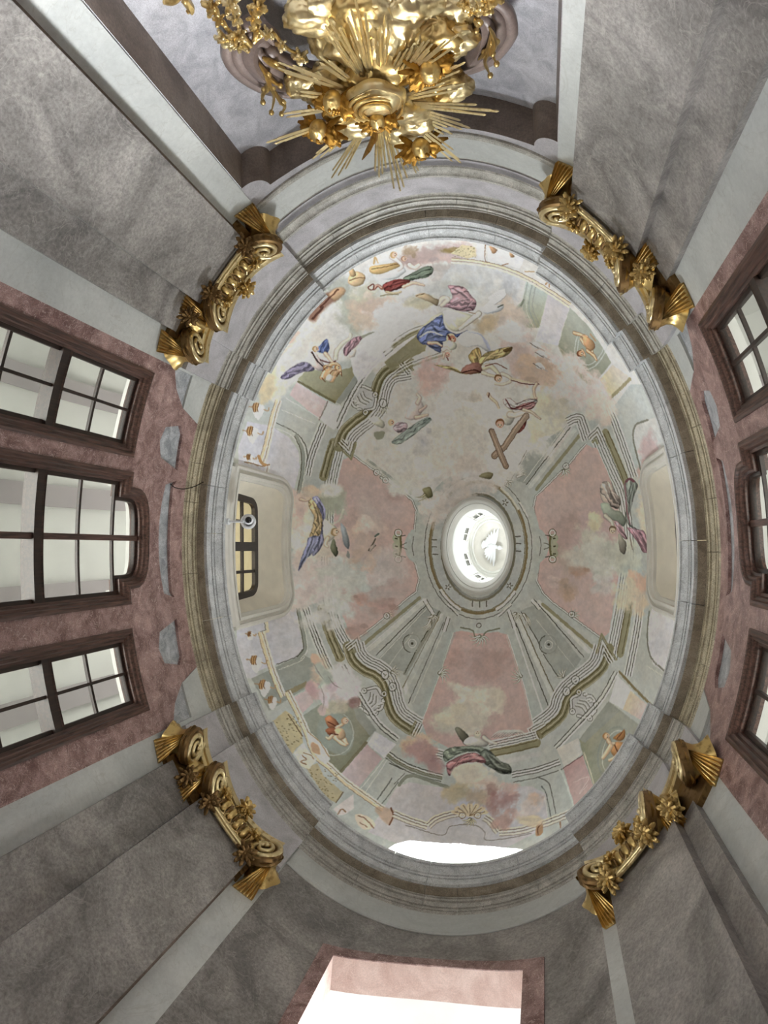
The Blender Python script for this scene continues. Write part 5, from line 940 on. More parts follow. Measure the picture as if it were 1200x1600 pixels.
sw = np.where(WG < math.pi/2, np.sin(WG), 1.); cw = np.where(WG < math.pi/2, np.cos(WG), -(WG-math.pi/2))
vx = DA*sw*np.cos(TG); vy = DB*sw*np.sin(TG); vz = DZ0+DRZ*cw
co = np.stack([vx, vy, vz], -1).reshape(-1, 3).astype(np.float32)
keep = np.ones((NWW-1, NTH), bool)
thc = ths+180/NTH; wc = (ws[1:]+ws[:-1])/2
for poly in OPEN.values():
    lo = min(p[0] for p in poly); hi = max(p[0] for p in poly)
    for j, wv in enumerate(wc):
        for i in range(NTH):
            for tt in (thc[i], thc[i]-360):
                if lo <= tt <= hi and inpoly(tt, wv, poly): keep[j, i] = False
jj, ii = np.nonzero(keep); i2 = (ii+1) % NTH
quads = np.stack([jj*NTH+ii, (jj+1)*NTH+ii, (jj+1)*NTH+i2, jj*NTH+i2], -1).astype(np.int32)
me = bpy.data.meshes.new('ceiling')
me.vertices.add(len(co)); me.vertices.foreach_set('co', co.ravel())
me.loops.add(quads.size); me.loops.foreach_set('vertex_index', quads.ravel())
me.polygons.add(len(quads)); me.polygons.foreach_set('loop_start', np.arange(0, quads.size, 4, dtype=np.int32))
me.update(); me.validate()
me.polygons.foreach_set('use_smooth', np.ones(len(me.polygons), bool))
ca = me.color_attributes.new('fresco', 'FLOAT_COLOR', 'POINT')
ca.data.foreach_set('color', fresco_colours(TG, WG).ravel())
m, nt, b = mat('fresco_plaster'); N = nt.nodes.new; L = nt.links.new
at = N('ShaderNodeAttribute'); at.attribute_name = 'fresco'
tc = N('ShaderNodeTexCoord'); g = N('ShaderNodeTexNoise'); g.inputs['Scale'].default_value = 7; g.inputs['Detail'].default_value = 8; g.inputs['Roughness'].default_value = .7; L(tc.outputs['Object'], g.inputs['Vector'])
mr = N('ShaderNodeMapRange'); mr.inputs[1].default_value = .3; mr.inputs[2].default_value = .7; mr.inputs[3].default_value = .93; mr.inputs[4].default_value = 1.06; L(g.outputs['Fac'], mr.inputs[0])
mul = N('ShaderNodeMix'); mul.data_type = 'RGBA'; mul.blend_type = 'MULTIPLY'; mul.inputs[0].default_value = 1; L(at.outputs['Color'], mul.inputs[6]); L(mr.outputs[0], mul.inputs[7]); L(mul.outputs[2], b.inputs['Base Color'])
b.inputs['Roughness'].default_value = .85; b.inputs['Specular IOR Level'].default_value = .15
me.materials.append(m)
ceil = bpy.data.objects.new('ceiling', me); COL.objects.link(ceil)
tag(ceil, 'oval dome painted with a sky of saints, clouds and feigned architecture', kind='structure')
# outer shell keeps daylight out
mb = MB(); nn = 72; rows = [13.4, 25, 40, 55, 70, 74]
vs = []; fs = []
for wv in rows:
    for i in range(nn): vs.append(dome_pt(360*i/nn, wv, .5))
for j in range(len(rows)-1):
    for i in range(nn): fs.append((j*nn+i, j*nn+(i+1) % nn, (j+1)*nn+(i+1) % nn, (j+1)*nn+i))
mb.add(vs, fs); at_origin(mb.build('roof_shell', M['plaster']), ceil)

# ---- window niches of the dome
def dring(mb, poly, lst, closed=True):
    """mouldings round a dome opening: list of (grow in m, offset outwards)"""
    cth = sum(p[0] for p in poly)/len(poly); cw_ = sum(p[1] for p in poly)/len(poly)
    kx = (dome_pt(cth+.5, cw_)-dome_pt(cth-.5, cw_)).length; kw = (dome_pt(cth, cw_+.5)-dome_pt(cth, cw_-.5)).length
    pm = [((t-cth)*kx, (w-cw_)*kw) for t, w in poly]; rows = []
    for gr, off in lst:
        pp = inset(pm, -gr); rows.append([dome_pt(cth+u/kx, cw_+v/kw, off) for u, v in pp])
    n = len(pm); vs = [p for r in rows for p in r]
    fs = [(j*n+i, j*n+(i+1) % n, (j+1)*n+(i+1) % n, (j+1)*n+i) for j in range(len(rows)-1) for i in range(n if closed else n-1)]
    return mb.add(vs, fs)
def densd(poly, k=3):
    out = []
    for i in range(len(poly)):
        a, b = poly[i], poly[(i+1) % len(poly)]
        m = max(1, int(abs(b[0]-a[0])/2.0), int(abs(b[1]-a[1])/3.0))
        for q in range(m): out.append((a[0]+(b[0]-a[0])*q/m, a[1]+(b[1]-a[1])*q/m))
    return out
for side in ('left', 'right'):
    poly = densd(OPEN[side]); thc_ = sum(p[0] for p in OPEN[side])/len(OPEN[side])
    th0, th1 = min(p[0] for p in poly), max(p[0] for p in poly); w0, w1 = min(p[1] for p in poly), max(p[1] for p in poly)
    WN[0] += 1
    wdw = empty('window_%d' % WN[0], dome_pt(thc_, w1)); tag(wdw, 'dome window in a stuccoed niche, %s side' % side, kind='structure')
    mb = MB(); dring(mb, poly, [(.27, .03), (.27, -.07), (.23, -.10), (.19, -.10), (.18, -.05), (.12, -.05), (.11, -.11), (.055, -.11), (.045, -.06), (.02, -.055), (-.015, -.05), (-.02, .02)])
    at_origin(mb.build('niche_frame', M['stucco'], smooth=35), wdw)
    # splayed embrasure to an upright window
    n = normal(thc_); back = .16
    cth = thc_; ring0 = [dome_pt(t, w, .0) for t, w in poly]
    ctr = dome_pt(cth, (w0+w1)/2); hz0 = min(p.z for p in ring0); hz1 = max(p.z for p in ring0)
    tang = Vector((0, 0, 1)).cross(n)
    ring1 = []
    for p in ring0:
        u = (p-ctr).dot(tang)*.80; z = hz0+.08+(p.z-hz0)*.64
        base = Vector((ctr.x, ctr.y, 0))+n*back+tang*u; ring1.append(Vector((base.x, base.y, z)))
    k = len(poly); mb = MB(); mb.add(ring0+ring1, [(i, (i+1) % k, (i+1) % k+k, i+k) for i in range(k)])
    at_origin(mb.build('embrasure', M['beige'], smooth=45), wdw)
    # window: dark frame, two sashes of four panes
    us = [(p-ctr).dot(tang) for p in ring1]; zs = [p.z for p in ring1]; u0, u1, z0, z1 = min(us), max(us), min(zs), max(zs)
    def Q(u, d, z): b_ = Vector((ctr.x, ctr.y, 0))+n*(back+d)+tang*u; return (b_.x, b_.y, z)
    def qbox(mb, ua, ub, da, db, za, zb):
        mb.add([Q(ua, da, za), Q(ub, da, za), Q(ub, db, za), Q(ua, db, za), Q(ua, da, zb), Q(ub, da, zb), Q(ub, db, zb), Q(ua, db, zb)], [(0, 1, 2, 3), (7, 6, 5, 4), (0, 4, 5, 1), (1, 5, 6, 2), (2, 6, 7, 3), (3, 7, 4, 0)])
    pm = [(u, z) for u, z in zip(us, zs)]
    mb = MB(); rows = [[Q(u, d, z) for u, z in inset(pm, i_)] for i_, d in ((-.05, .0), (-.05, -.02), (.11, -.02), (.11, .06), (-.05, .06))]
    mb.add([p for r in rows for p in r], [(j*k+i, j*k+(i+1) % k, (j+1)*k+(i+1) % k, (j+1)*k+i) for j in range(4) for i in range(k)])
    at_origin(mb.build('frame', M['darkwood']), wdw)
    um = (u0+u1)/2; zm = (z0+z1)/2
    mb = MB(); qbox(mb, um-.09, um+.09, -.03, .06, z0, z1); at_origin(mb.build('mullion', M['darkwood']), wdw)
    for ua, ub in ((u0+.1, um-.08), (um+.08, u1-.1)):
        mb = MB(); qbox(mb, ua, ub, .0, .05, zm-.035, zm+.035); at_origin(mb.build('glazing_bar', M['darkwood']), wdw)
        uc = (ua+ub)/2; mb = MB(); qbox(mb, uc-.03, uc+.03, .0, .05, z0+.05, z1-.05); at_origin(mb.build('glazing_bar', M['darkwood']), wdw)
        for a_, b_ in ((ua, uc), (uc, ub)):
            for za, zb in ((z0+.08, zm), (zm, z1-.08)):
                mb = MB(); qbox(mb, a_, b_, .02, .025, za, zb); at_origin(mb.build('pane', M['glass']), wdw)
    mb = MB(); cs = [Q(u, d, z) for d in (.08, 1.35) for u, z in ((u0-.4, z0-.6), (u1+.4, z0-.6), (u1+.4, z1+.6), (u0-.4, z1+.6))]
    mb.add(cs, [(4, 5, 6, 7), (0, 1, 5, 4), (1, 2, 6, 5), (2, 3, 7, 6), (3, 0, 4, 7)]); at_origin(mb.build('backlit_box', M['boxwall']), wdw)  # closed box added so sky cannot whiten the panes; lit from inside
    # long moulded sill on the cornice
    sl = MB()
    pr = [(.02, DZ0-.2), (-.10, DZ0-.2), (-.10, DZ0+.02), (-.13, DZ0+.05), (-.13, DZ0+.12), (-.09, DZ0+.14), (-.08, DZ0+.17), (-.10, DZ0+.19), (-.10, DZ0+.22), (.02, DZ0+.23)]
    vs = []; m_ = 24
    for i in range(m_+1):
        th = th0-2.2+(th1-th0+4.4)*i/m_
        for off, z in pr:
            p = dome_pt(th, 90, off); vs.append((p.x, p.y, z))
    kk = len(pr); sl.add(vs, [(i*kk+j, i*kk+j+1, (i+1)*kk+j+1, (i+1)*kk+j) for i in range(m_) for j in range(kk-1)]+[tuple(range(kk)), tuple(range(m_*kk, m_*kk+kk))])
    at_origin(sl.build('sill', M['stucco'], smooth=35), wdw)
area('fill_light_west', (-DA-.7, 0, 13.5), (-DA-1.4, 0, 15.2), 1.8, .3, 18, (1, .93, .8))  # fill lamp added to brighten the beige box behind the panes
area('fill_light_east', (DA+.7, 0, 13.5), (DA+1.4, 0, 15.2), 1.8, .3, 18, (1, .93, .8))  # matching fill lamp added on the east side
# back window of the dome: white embrasure open to the sky
poly = densd(OPEN['back']); WN[0] += 1
wdw = empty('window_%d' % WN[0], dome_pt(88, 91)); tag(wdw, 'bright dome window just above the back cornice', kind='structure')
ring0 = [dome_pt(t, w) for t, w in poly]
ring1 = [Vector((p.x*1.02, p.y+1.1, 13.0+(p.z-13.0)*1.05+.25)) for p in ring0]; k = len(poly)
mb = MB(); mb.add(ring0+ring1, [(i, (i+1) % k, (i+1) % k+k, i+k) for i in range(k)]); at_origin(mb.build('embrasure', M['lantern'], smooth=45), wdw)
mb = MB()
rr = [[Vector((p.x*(1.02-s_), p.y+dy, 13.0+(p.z-13.0)*(1.05-s_)+.25)) for p in ring0] for s_, dy in ((0, 1.05), (.05, 1.05), (.05, 1.15), (0, 1.15))]
mb.add([p for r in rr for p in r], [(j*k+i, j*k+(i+1) % k, (j+1)*k+(i+1) % k, (j+1)*k+i) for j in range(3) for i in range(k)]); at_origin(mb.build('frame', M['beige']), wdw)

# ---- lantern over the crown opening
def oc(th, s, z):                            # s = scale of the opening oval
    w = rad(WTOP); t = rad(th); return Vector((DA*math.sin(w)*math.cos(t)*s, DB*math.sin(w)*math.sin(t)*s, z))
ZO = DZ0+DRZ*math.cos(rad(WTOP))
lan = empty('trim_30', (0, 0, ZO)); tag(lan, 'white lantern with windows above the crown of the dome', kind='structure')
def ovals(mb, lst, n=72, skip=None):
    vs = []; fs = []
    for s, z in lst:
        for i in range(n): vs.append(oc(360*i/n, s, z))
    for j in range(len(lst)-1):
        for i in range(n):
            if skip and skip(j, i, n): continue
            fs.append((j*n+i, (j+1)*n+i, (j+1)*n+(i+1) % n, j*n+(i+1) % n))
    return mb.add(vs, fs)
mb = MB(); ovals(mb, [(1.07, ZO-.04), (1.07, ZO-.10), (1.02, ZO-.13), (.985, ZO-.10), (.965, ZO-.02), (.945, ZO+.03), (.945, ZO+.12), (.92, ZO+.14), (.92, ZO+.25)]); at_origin(mb.build('ring_moulding', M['lantern'], smooth=35), lan)
mb = MB(); ovals(mb, [(.92, ZO+.24), (.84, ZO+.62), (.83, ZO+.66), (.86, ZO+.70)]); at_origin(mb.build('splayed_neck', M['stucco'], smooth=35), lan)
ZL0, ZL1 = ZO+.70, ZO+5.4
def winskip(j, i, n):                        # eight windows round the drum
    return j == 1 and (i % 9) in (2, 3, 4, 5, 6)
mb = MB(); ovals(mb, [(.86, ZL0), (.86, ZL0+.9), (.86, ZL1-.6), (.86, ZL1)], 72, winskip); at_origin(mb.build('drum', M['lantern']), lan)
mb = MB(); ovals(mb, [(.95, ZL0), (.95, ZL0+.9), (.95, ZL1-.6), (.95, ZL1)], 72, winskip); at_origin(mb.build('drum_outside', M['lantern']), lan)
for kq in range(8):
    mb = MB(); a, b_ = (kq*9+2)*5, (kq*9+7)*5
    for th in (a, (a+b_)/2, b_):
        c0, c1 = oc(th, .905, ZL0+.9), oc(th, .905, ZL1-.6); tube(mb, [c0, c1], .02, 4)
    for z in (ZL0+.9, (ZL0+ZL1)/2, ZL1-.6): tube(mb, [oc(a, .90, z), oc(b_, .90, z)], .02, 4)
    at_origin(mb.build('window_bars', M['stucco']), lan)
mb = MB(); ovals(mb, [(.86, ZL1), (.80, ZL1-.02), (.78, ZL1+.02), (.76, ZL1+.02), (.74, ZL1-.02), (.70, ZL1-.02), (.69, ZL1+.03)]); at_origin(mb.build('cornice', M['lantern'], smooth=35), lan)
mb = MB(); ovals(mb, [(.69, ZL1+.02)]+[(.69*math.cos(a), ZL1+.02+.5*math.sin(a)) for a in np.linspace(.1, math.pi/2-.02, 9)]); at_origin(mb.build('cupola', M['lanterncap'] if 'lanterncap' in M else M['stucco'], smooth=45), lan)
mb = MB(); ovals(mb, [(1.1, ZL1), (1.1, ZL1+.8), (.05, ZL1+1.0)]); at_origin(mb.build('cap_outside', M['lantern']), lan)
# ================================================================ gilded capitals
CAPS = {'front_left': (-121.0, -140.1, -146.7, 'gilt composite capital left of the altar niche, by the sunburst'),
        'front_right': (-58.1, -39.1, -31.8, 'gilt composite capital right of the altar niche, bright with highlights'),
        'back_right': (55.4, 39.1, 30.4, 'gilt composite capital on the shaded wall right of the back window niche'),
        'back_left': (123.7, 142.5, 149.2, 'gilt composite capital on the shaded wall left of the back window niche')}
def wl(t, d, z): return Vector(P(t, d, z))
def curvebar(mb, fn, prof, us):
    """sweep (dd, z) profile along u with the front line given by fn(u) -> (t, d)"""
    k = len(prof); vs = []
    for u in us:
        t, d = fn(u)
        for dd, z in prof: vs.append(P(t, d+dd, z))
    n = len(us); fs = [(i*k+j, i*k+(j+1) % k, (i+1)*k+(j+1) % k, (i+1)*k+j) for i in range(n-1) for j in range(k)]
    fs += [tuple(range(k)), tuple(range((n-1)*k, n*k))[::-1]]
    return mb.add(vs, fs)
def volute(root, c, e1, R, turn):
    """spiral scroll: disc in the plane (e1, up)"""
    up = Vector((0, 0, 1)); nrm = e1.cross(up).normalized()
    if nrm.dot(-c+Vector((0, 0, c.z))) < 0: nrm = -nrm
    pts = []; rr = []; n = 54
    for i in range(n):
        f_ = i/(n-1); a = rad(90)+turn*f_*2*math.pi*2.1; r = R*(1-.86*f_**.8)
        pts.append(c+e1*(r*math.cos(a))+up*(r*math.sin(a))+nrm*(.05*f_)); rr.append(.048*(1-.5*f_))
    mb = MB(); m = 20
    ring = [(R*1.04, -.10), (R*1.04, .0), (R*.92, .02), (R*.6, -.03), (R*.3, .0), (.001, .02)]
    vs = [c+e1*(r*math.cos(2*math.pi*i/m))+up*(r*math.sin(2*math.pi*i/m))+nrm*dz for r, dz in ring for i in range(m)]
    mb.add(vs, [(j*m+i, j*m+(i+1) % m, (j+1)*m+(i+1) % m, (j+1)*m+i) for j in range(len(ring)-1) for i in range(m)])
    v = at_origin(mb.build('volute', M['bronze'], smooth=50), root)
    mb = MB(); tube(mb, pts, rr, 7); ellipsoid(mb, TR(*(pts[-1]+nrm*.01)) @ S(.04), 8, 6)
    at2(mb.build('spiral', M['goldpale'], smooth=60), v, root)
    # fluted bolster running back to the wall
    mb = MB(); nb = 30; rows = 6; vs = []
    for j in range(rows):
        q = j/(rows-1); r0 = R*(1.0-.34*math.sin(math.pi*min(1, q*1.0)))+.02
        for i in range(nb):
            a = 2*math.pi*i/nb; r = r0*(1+.07*math.cos(6*a))
            vs.append(c-nrm*(.05+.34*q)+e1*(r*math.cos(a))+up*(r*math.sin(a)))
    mb.add(vs, [(j*nb+i, (j+1)*nb+i, (j+1)*nb+(i+1) % nb, j*nb+(i+1) % nb) for j in range(rows-1) for i in range(nb)])
    at2(mb.build('bolster', M['gold'], smooth=50), v, root)
    return v
def at2(o, part, root):
    o.parent = part; return o          # parts already stand in room coordinates
def rosette(root, c, r, nrm, mat_, name='rosette', n=6, seed=0, fat=1.):
    """curled flower: petals on two levels, dark hollows between"""
    rg = random.Random(seed); mb = MB(); z = nrm.normalized(); x = z.orthogonal().normalized(); y = z.cross(x)
    B_ = Matrix([[x.x, y.x, z.x, c.x], [x.y, y.y, z.y, c.y], [x.z, y.z, z.z, c.z], [0, 0, 0, 1]])
    for lv, (k, rr, h) in enumerate(((n, r, 0.), (n-1, r*.62, r*.35))):
        for i in range(k):
            a = 360*i/k+lv*25+rg.uniform(-9, 9); L_ = rr*rg.uniform(.85, 1.15)
            pts = [Vector((0, 0, h)), Vector((L_*.5, 0, h+r*.30)), Vector((L_*.9, 0, h+r*.42)), Vector((L_*1.08, 0, h+r*.22))]
            rot = RO(a, 'Z'); tube(mb, [B_ @ rot @ p for p in pts], [r*.12, r*.24*fat, r*.2*fat, r*.07*fat], 6, True, .5)
            ellipsoid(mb, B_ @ rot @ TR(L_*.98, 0, h+r*.34) @ S(r*.13*fat), 6, 4)
    ellipsoid(mb, B_ @ TR(0, 0, r*.45) @ S(r*.26), 8, 6)
    return at_origin(mb.build(name, mat_, smooth=60), root)
def fan(root, apex, ends0, ends1, mat_, n=7, bulge=None):
    """fluted shell leaf spreading from an apex"""
    mb = MB(); b_ = bulge or Vector((0, 0, 0)); rows = []
    for i in range(n*3+1):
        q = i/(n*3); e = ends0.lerp(ends1, q); mid = (apex+e)/2+b_*(1-abs(2*q-1)*.4); fl = .022*math.cos(2*math.pi*q*n)
        row = []
        for j in range(7):
            w_ = j/6; p = apex*(1-w_)**2+mid*2*w_*(1-w_)+e*w_**2
            row.append(p+b_.normalized()*fl*(.3+w_)*1.3 if b_.length > 0 else p)
        rows.append(row)
    k = 7; vs = [p for r in rows for p in r]; m = len(rows)
    fs = [(i*k+j, i*k+j+1, (i+1)*k+j+1, (i+1)*k+j) for i in range(m-1) for j in range(k-1)]
    off = -(b_.normalized() if b_.length > 0 else Vector((0, 0, 1)))*.07
    vs2 = [p+off for p in vs]; o = len(vs)
    fs2 = [tuple(q+o for q in f_[::-1]) for f_ in fs]
    edge = [(j, j+1) for j in range(k-1)]+[((m-1)*k+j, (m-1)*k+j+1) for j in range(k-1)]+[(i*k+k-1, (i+1)*k+k-1) for i in range(m-1)]
    mb.add(vs+vs2, fs+fs2+[(a, b, b+o, a+o) for a, b in edge])
    return at_origin(mb.build('fluted_leaf', mat_, smooth=50), root)
for nm, (ta, tb, tc_, label) in CAPS.items():
    s_ = 1 if tc_ > ta else -1
    root = empty('capital', P((ta+tb)/2, .14, 10.3)); tag(root, label, 'capital', 'gilded pilaster capitals')
    A_, B_, Cc = ta, tb, tc_
    front = lambda u: (A_+(B_-A_)*u, .06-.17*(2*u-1)**2)
    side = lambda u: (B_+(Cc-B_)*u, .11-.15*u*u)
    ab = [(.40, 11.16), (.045, 11.16), (.03, 11.20), (.03, 11.225), (.0, 11.235), (-.01, 11.28), (-.01, 11.335), (.40, 11.335)]
    mb = MB(); curvebar(mb, front, ab, np.linspace(0, 1, 25)); curvebar(mb, side, ab, np.linspace(-.05, 1, 11)); at_origin(mb.build('abacus', M['goldpale'], smooth=30), root)
    # bell and astragal
    mb = MB(); curvebar(mb, lambda u: (A_+(B_-A_)*u, .13), [(.3, 10.55), (.06, 10.55), (.03, 10.72), (.0, 10.95), (-.02, 11.17), (.3, 11.17)], np.linspace(.1, .94, 16))
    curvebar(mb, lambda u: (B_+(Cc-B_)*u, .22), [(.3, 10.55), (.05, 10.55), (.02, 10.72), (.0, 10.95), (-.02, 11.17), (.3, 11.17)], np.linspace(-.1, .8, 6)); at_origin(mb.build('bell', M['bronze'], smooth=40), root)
    mb = MB(); tube(mb, [wl(A_+(B_-A_)*u, .08, 10.78) for u in np.linspace(.26, .74, 12)], .042, 8); tube(mb, [wl(A_+(B_-A_)*u, .07, 10.70) for u in np.linspace(.26, .74, 12)], .024, 6); at_origin(mb.build('astragal', M['goldpale'], smooth=60), root)
    # egg and dart
    for u in (.36, .46, .56, .66):
        fr_ = frame_at(A_+(B_-A_)*u, .06, 10.98); mb = MB(); ellipsoid(mb, fr_ @ RO(-25, 'X') @ S(.075, .085, .12), 12, 8); e = at_origin(mb.build('egg', M['gold'], smooth=60), root)
        mb = MB(); tube(mb, [fr_ @ Vector((.115*math.sin(a), .03-.03*math.cos(a), -.015-.16*math.cos(a))) for a in np.linspace(-2.5, 2.5, 15)], .018, 6); at2(mb.build('egg_rim', M['goldpale'], smooth=60), e, root)
    for u in (.31, .41, .51, .61, .71):
        fr_ = frame_at(A_+(B_-A_)*u, .05, 10.96); mb = MB(); tube(mb, [fr_ @ Vector((0, .03, .12)), fr_ @ Vector((0, .05, 0)), fr_ @ Vector((0, .01, -.13))], [.03, .026, .004], 5); at_origin(mb.build('dart', M['bronze']), root)
    # volutes: at the altar end, at the fold and at the window end
    for u_t, d_, out in ((A_+s_*2.1, -.02, -s_), (B_-s_*2.3, -.02, s_), (Cc-s_*1.8, .06, s_)):
        fr_ = frame_at(u_t, d_, 10.93); xd = Vector((fr_[0][0], fr_[1][0], 0)); yd = Vector((fr_[0][1], fr_[1][1], 0))
        tplus = Vector(P(u_t+1, 0, 0))-Vector(P(u_t, 0, 0)); ex = xd if xd.dot(tplus) > 0 else -xd
        e1 = (ex*out*.82+yd*.57).normalized()
        volute(root, fr_.translation+yd*.03, e1, .265, out)
        apex = fr_.translation+e1*.12+Vector((0, 0, .10))
        wdir = (ex*out*.75-yd*.55).normalized()
        base = Vector(P(u_t, .30, 10.42))
        fan(root, apex+ex*out*.10-Vector((0, 0, .14)), base+ex*out*.02, base+ex*out*.34+Vector((0, 0, .10)), M['gold'], 6, (yd*.10-Vector((0, 0, .06))))
        # little beads on the shoulder of the abacus
        mb = MB()
        for q in range(4): ellipsoid(mb, TR(*(apex+Vector((0, 0, .05+.02*q))-yd*.05*q+ex*out*.05)) @ S(.03), 6, 5)
        at_origin(mb.build('beading', M['goldpale'], smooth=60), root)
    # flowers: on the abacus and hanging under the volutes
    yd = -normal((A_+B_)/2)
    rosette(root, wl(A_+(B_-A_)*.52, -.01, 11.24), .15, yd*.8-Vector((0, 0, .5)), M['gold'], 'fleuron', 10, 3)
    for k, (t_, d_, z_) in enumerate(((A_+(B_-A_)*.22, -.02, 10.56), (B_-(B_-A_)*.22, -.02, 10.56), (B_+(Cc-B_)*.18, .06, 10.50))):
        nn_ = (-normal(t_)*.55-Vector((0, 0, .9)))
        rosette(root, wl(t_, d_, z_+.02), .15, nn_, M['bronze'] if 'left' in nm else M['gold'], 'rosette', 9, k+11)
        mb = MB(); pts = [wl(t_, .10, 11.0), wl(t_, .0, 10.8), wl(t_, d_, z_)]; tube(mb, pts, [.05, .06, .05], 7); at_origin(mb.build('leaf_stem', M['gold'], smooth=60), root)
    # acanthus curls between eggs and volutes
    for k, u in enumerate((.27, .75)):
        rosette(root, wl(A_+(B_-A_)*u, .02, 11.04), .12, -normal(A_+(B_-A_)*u), M['gold'], 'acanthus_curl', 6, k+31)

# ================================================================ gilded sunburst over the altar
SD = -.28
sun_c = pt_at(590, 160, SD)
sun = empty('sunburst', sun_c); tag(sun, 'large gilded sunburst with rays, clouds and cherub heads over the altar', 'sunburst')
RAYS = '567,207,520,280 547,203,493,247 593,210,595,277 608,207,630,302 633,222,652,268 663,200,720,252 670,173,733,198 673,190,707,208 660,162,777,172 633,152,720,130 667,127,723,97 650,104,710,54 621,100,642,71 598,100,598,29 573,90,550,-4 567,117,508,29 558,133,494,87 529,133,429,98 521,150,465,144 496,171,446,179 483,204,421,223 535,196,508,216 560,110,530,40 640,110,668,60'.split()
rg = random.Random(4)
for i, r_s in enumerate(RAYS):
    x0, y0, x1, y1 = map(float, r_s.split(',')); cx_, cy_ = 590, 160
    dd = .10*math.sin(i*2.1)
    a_ = pt_at(x0+(cx_-x0)*.35, y0+(cy_-y0)*.35, SD+.04); b_ = pt_at(x1, y1, SD+dd-.02); dv = b_-a_; L_ = dv.length; dv.normalize()
    sd_ = dv.cross(Vector((0, 1, 0))).normalized(); mb = MB()
    for k, (off, ln) in enumerate(((-1, .80), (-.35, .93), (.3, 1.0), (1, .86))):
        ln *= rg.uniform(.93, 1.03); st = a_+sd_*off*.022+Vector((0, .012*(k % 2), 0)); en = a_+dv*L_*ln+sd_*off*(.026+.05*L_)+Vector((0, .02*(k % 2), 0))
        u_ = dv.cross(sd_).normalized(); w0, w1 = .019, .013
        vs = [st+sd_*w0, st+u_*w0, st-sd_*w0, st-u_*w0, en+sd_*w1, en+u_*w1, en-sd_*w1, en-u_*w1, en+dv*.03]
        mb.add(vs, [(0, 1, 5, 4), (1, 2, 6, 5), (2, 3, 7, 6), (3, 0, 4, 7), (4, 5, 8), (5, 6, 8), (6, 7, 8), (7, 4, 8), (3, 2, 1, 0)])
    at_origin(mb.build('ray', M['goldpale']), sun)
def lump(c, r, seed, sq=(1, .7, 1)):
    """one billow of cloud"""
    mb = MB(); sh = Vector((seed*3.1, seed*1.7, seed*2.3))
    def fn(p): return 1.04+.30*mnoise.noise(p*1.4+sh)-.30*abs(mnoise.noise(p*2.6+sh))+.13*abs(mnoise.noise(p*6.1+sh))
    ellipsoid(mb, TR(*c) @ S(r*sq[0]*1.12, r*sq[1]*1.12, r*sq[2]*1.12), 40, 26, fn)
    return mb
CL = ((600, 100, .30, .0), (560, 62, .27, .1), (628, 40, .30, .15), (600, 20, .34, .22), (566, 15, .3, .2), (505, 12, .26, .25), (480, 20, .2, .2), (650, 15, .28, .25), (690, 60, .24, .1), (668, 70, .22, .05), (712, 62, .18, .12), (545, 150, .19, -.1), (528, 172, .16, -.12), (560, 190, .2, -.12), (545, 200, .14, -.12), (640, 168, .2, -.15), (690, 132, .2, .0), (712, 138, .16, .02), (655, 190, .17, -.12), (628, 205, .16, -.08), (575, 120, .18, -.1), (520, 120, .2, .1), (500, 140, .2, .15), (596, 60, .26, .1), (640, 85, .2, .05), (470, 130, .16, .2), (540, 30, .24, .2), (700, 20, .22, .3), (660, 40, .2, .2), (520, 60, .2, .25))
for i, (x, y, r, d) in enumerate(CL):
    o = lump(pt_at(x, y, d-.1), r, i+1, (1.15, .75, .9)).build('cloud_billow', M['goldpale'] if i % 4 else M['gold'], smooth=70); at_origin(o, sun)
# radiant disc with the swirling face in the middle
cdisc = pt_at(588, 158, -.42); mb = MB(); fr_ = frame_at(-88, 0, 0).to_3x3().to_4x4(); fr_ = TR(*cdisc) @ fr_
m = 40; rows = []
for r, h in ((.33, -.06), (.34, .0), (.31, .05), (.27, .03), (.24, .06), (.18, .09), (.10, .11), (.001, .12)):
    rows.append([fr_ @ Vector((r*(1+.05*math.sin(5*a+r*9))*math.cos(a), h, r*.85*(1+.05*math.sin(5*a+r*9))*math.sin(a))) for a in np.linspace(0, 2*math.pi, m, endpoint=False)])
mb.add([p for r in rows for p in r], [(j*m+i, j*m+(i+1) % m, (j+1)*m+(i+1) % m, (j+1)*m+i) for j in range(len(rows)-1) for i in range(m)])
at_origin(mb.build('radiant_disc', M['goldpale'], smooth=60), sun)
mb = MB()
for k, r in enumerate((.30, .24, .17)): tube(mb, [fr_ @ Vector((r*math.cos(a), .09+.02*k, r*.85*math.sin(a))) for a in np.linspace(k, k+4.6, 18)], [.012+.02*math.sin(math.pi*i/17) for i in range(18)], 6)
at_origin(mb.build('swirl', M['gold'], smooth=60), sun)
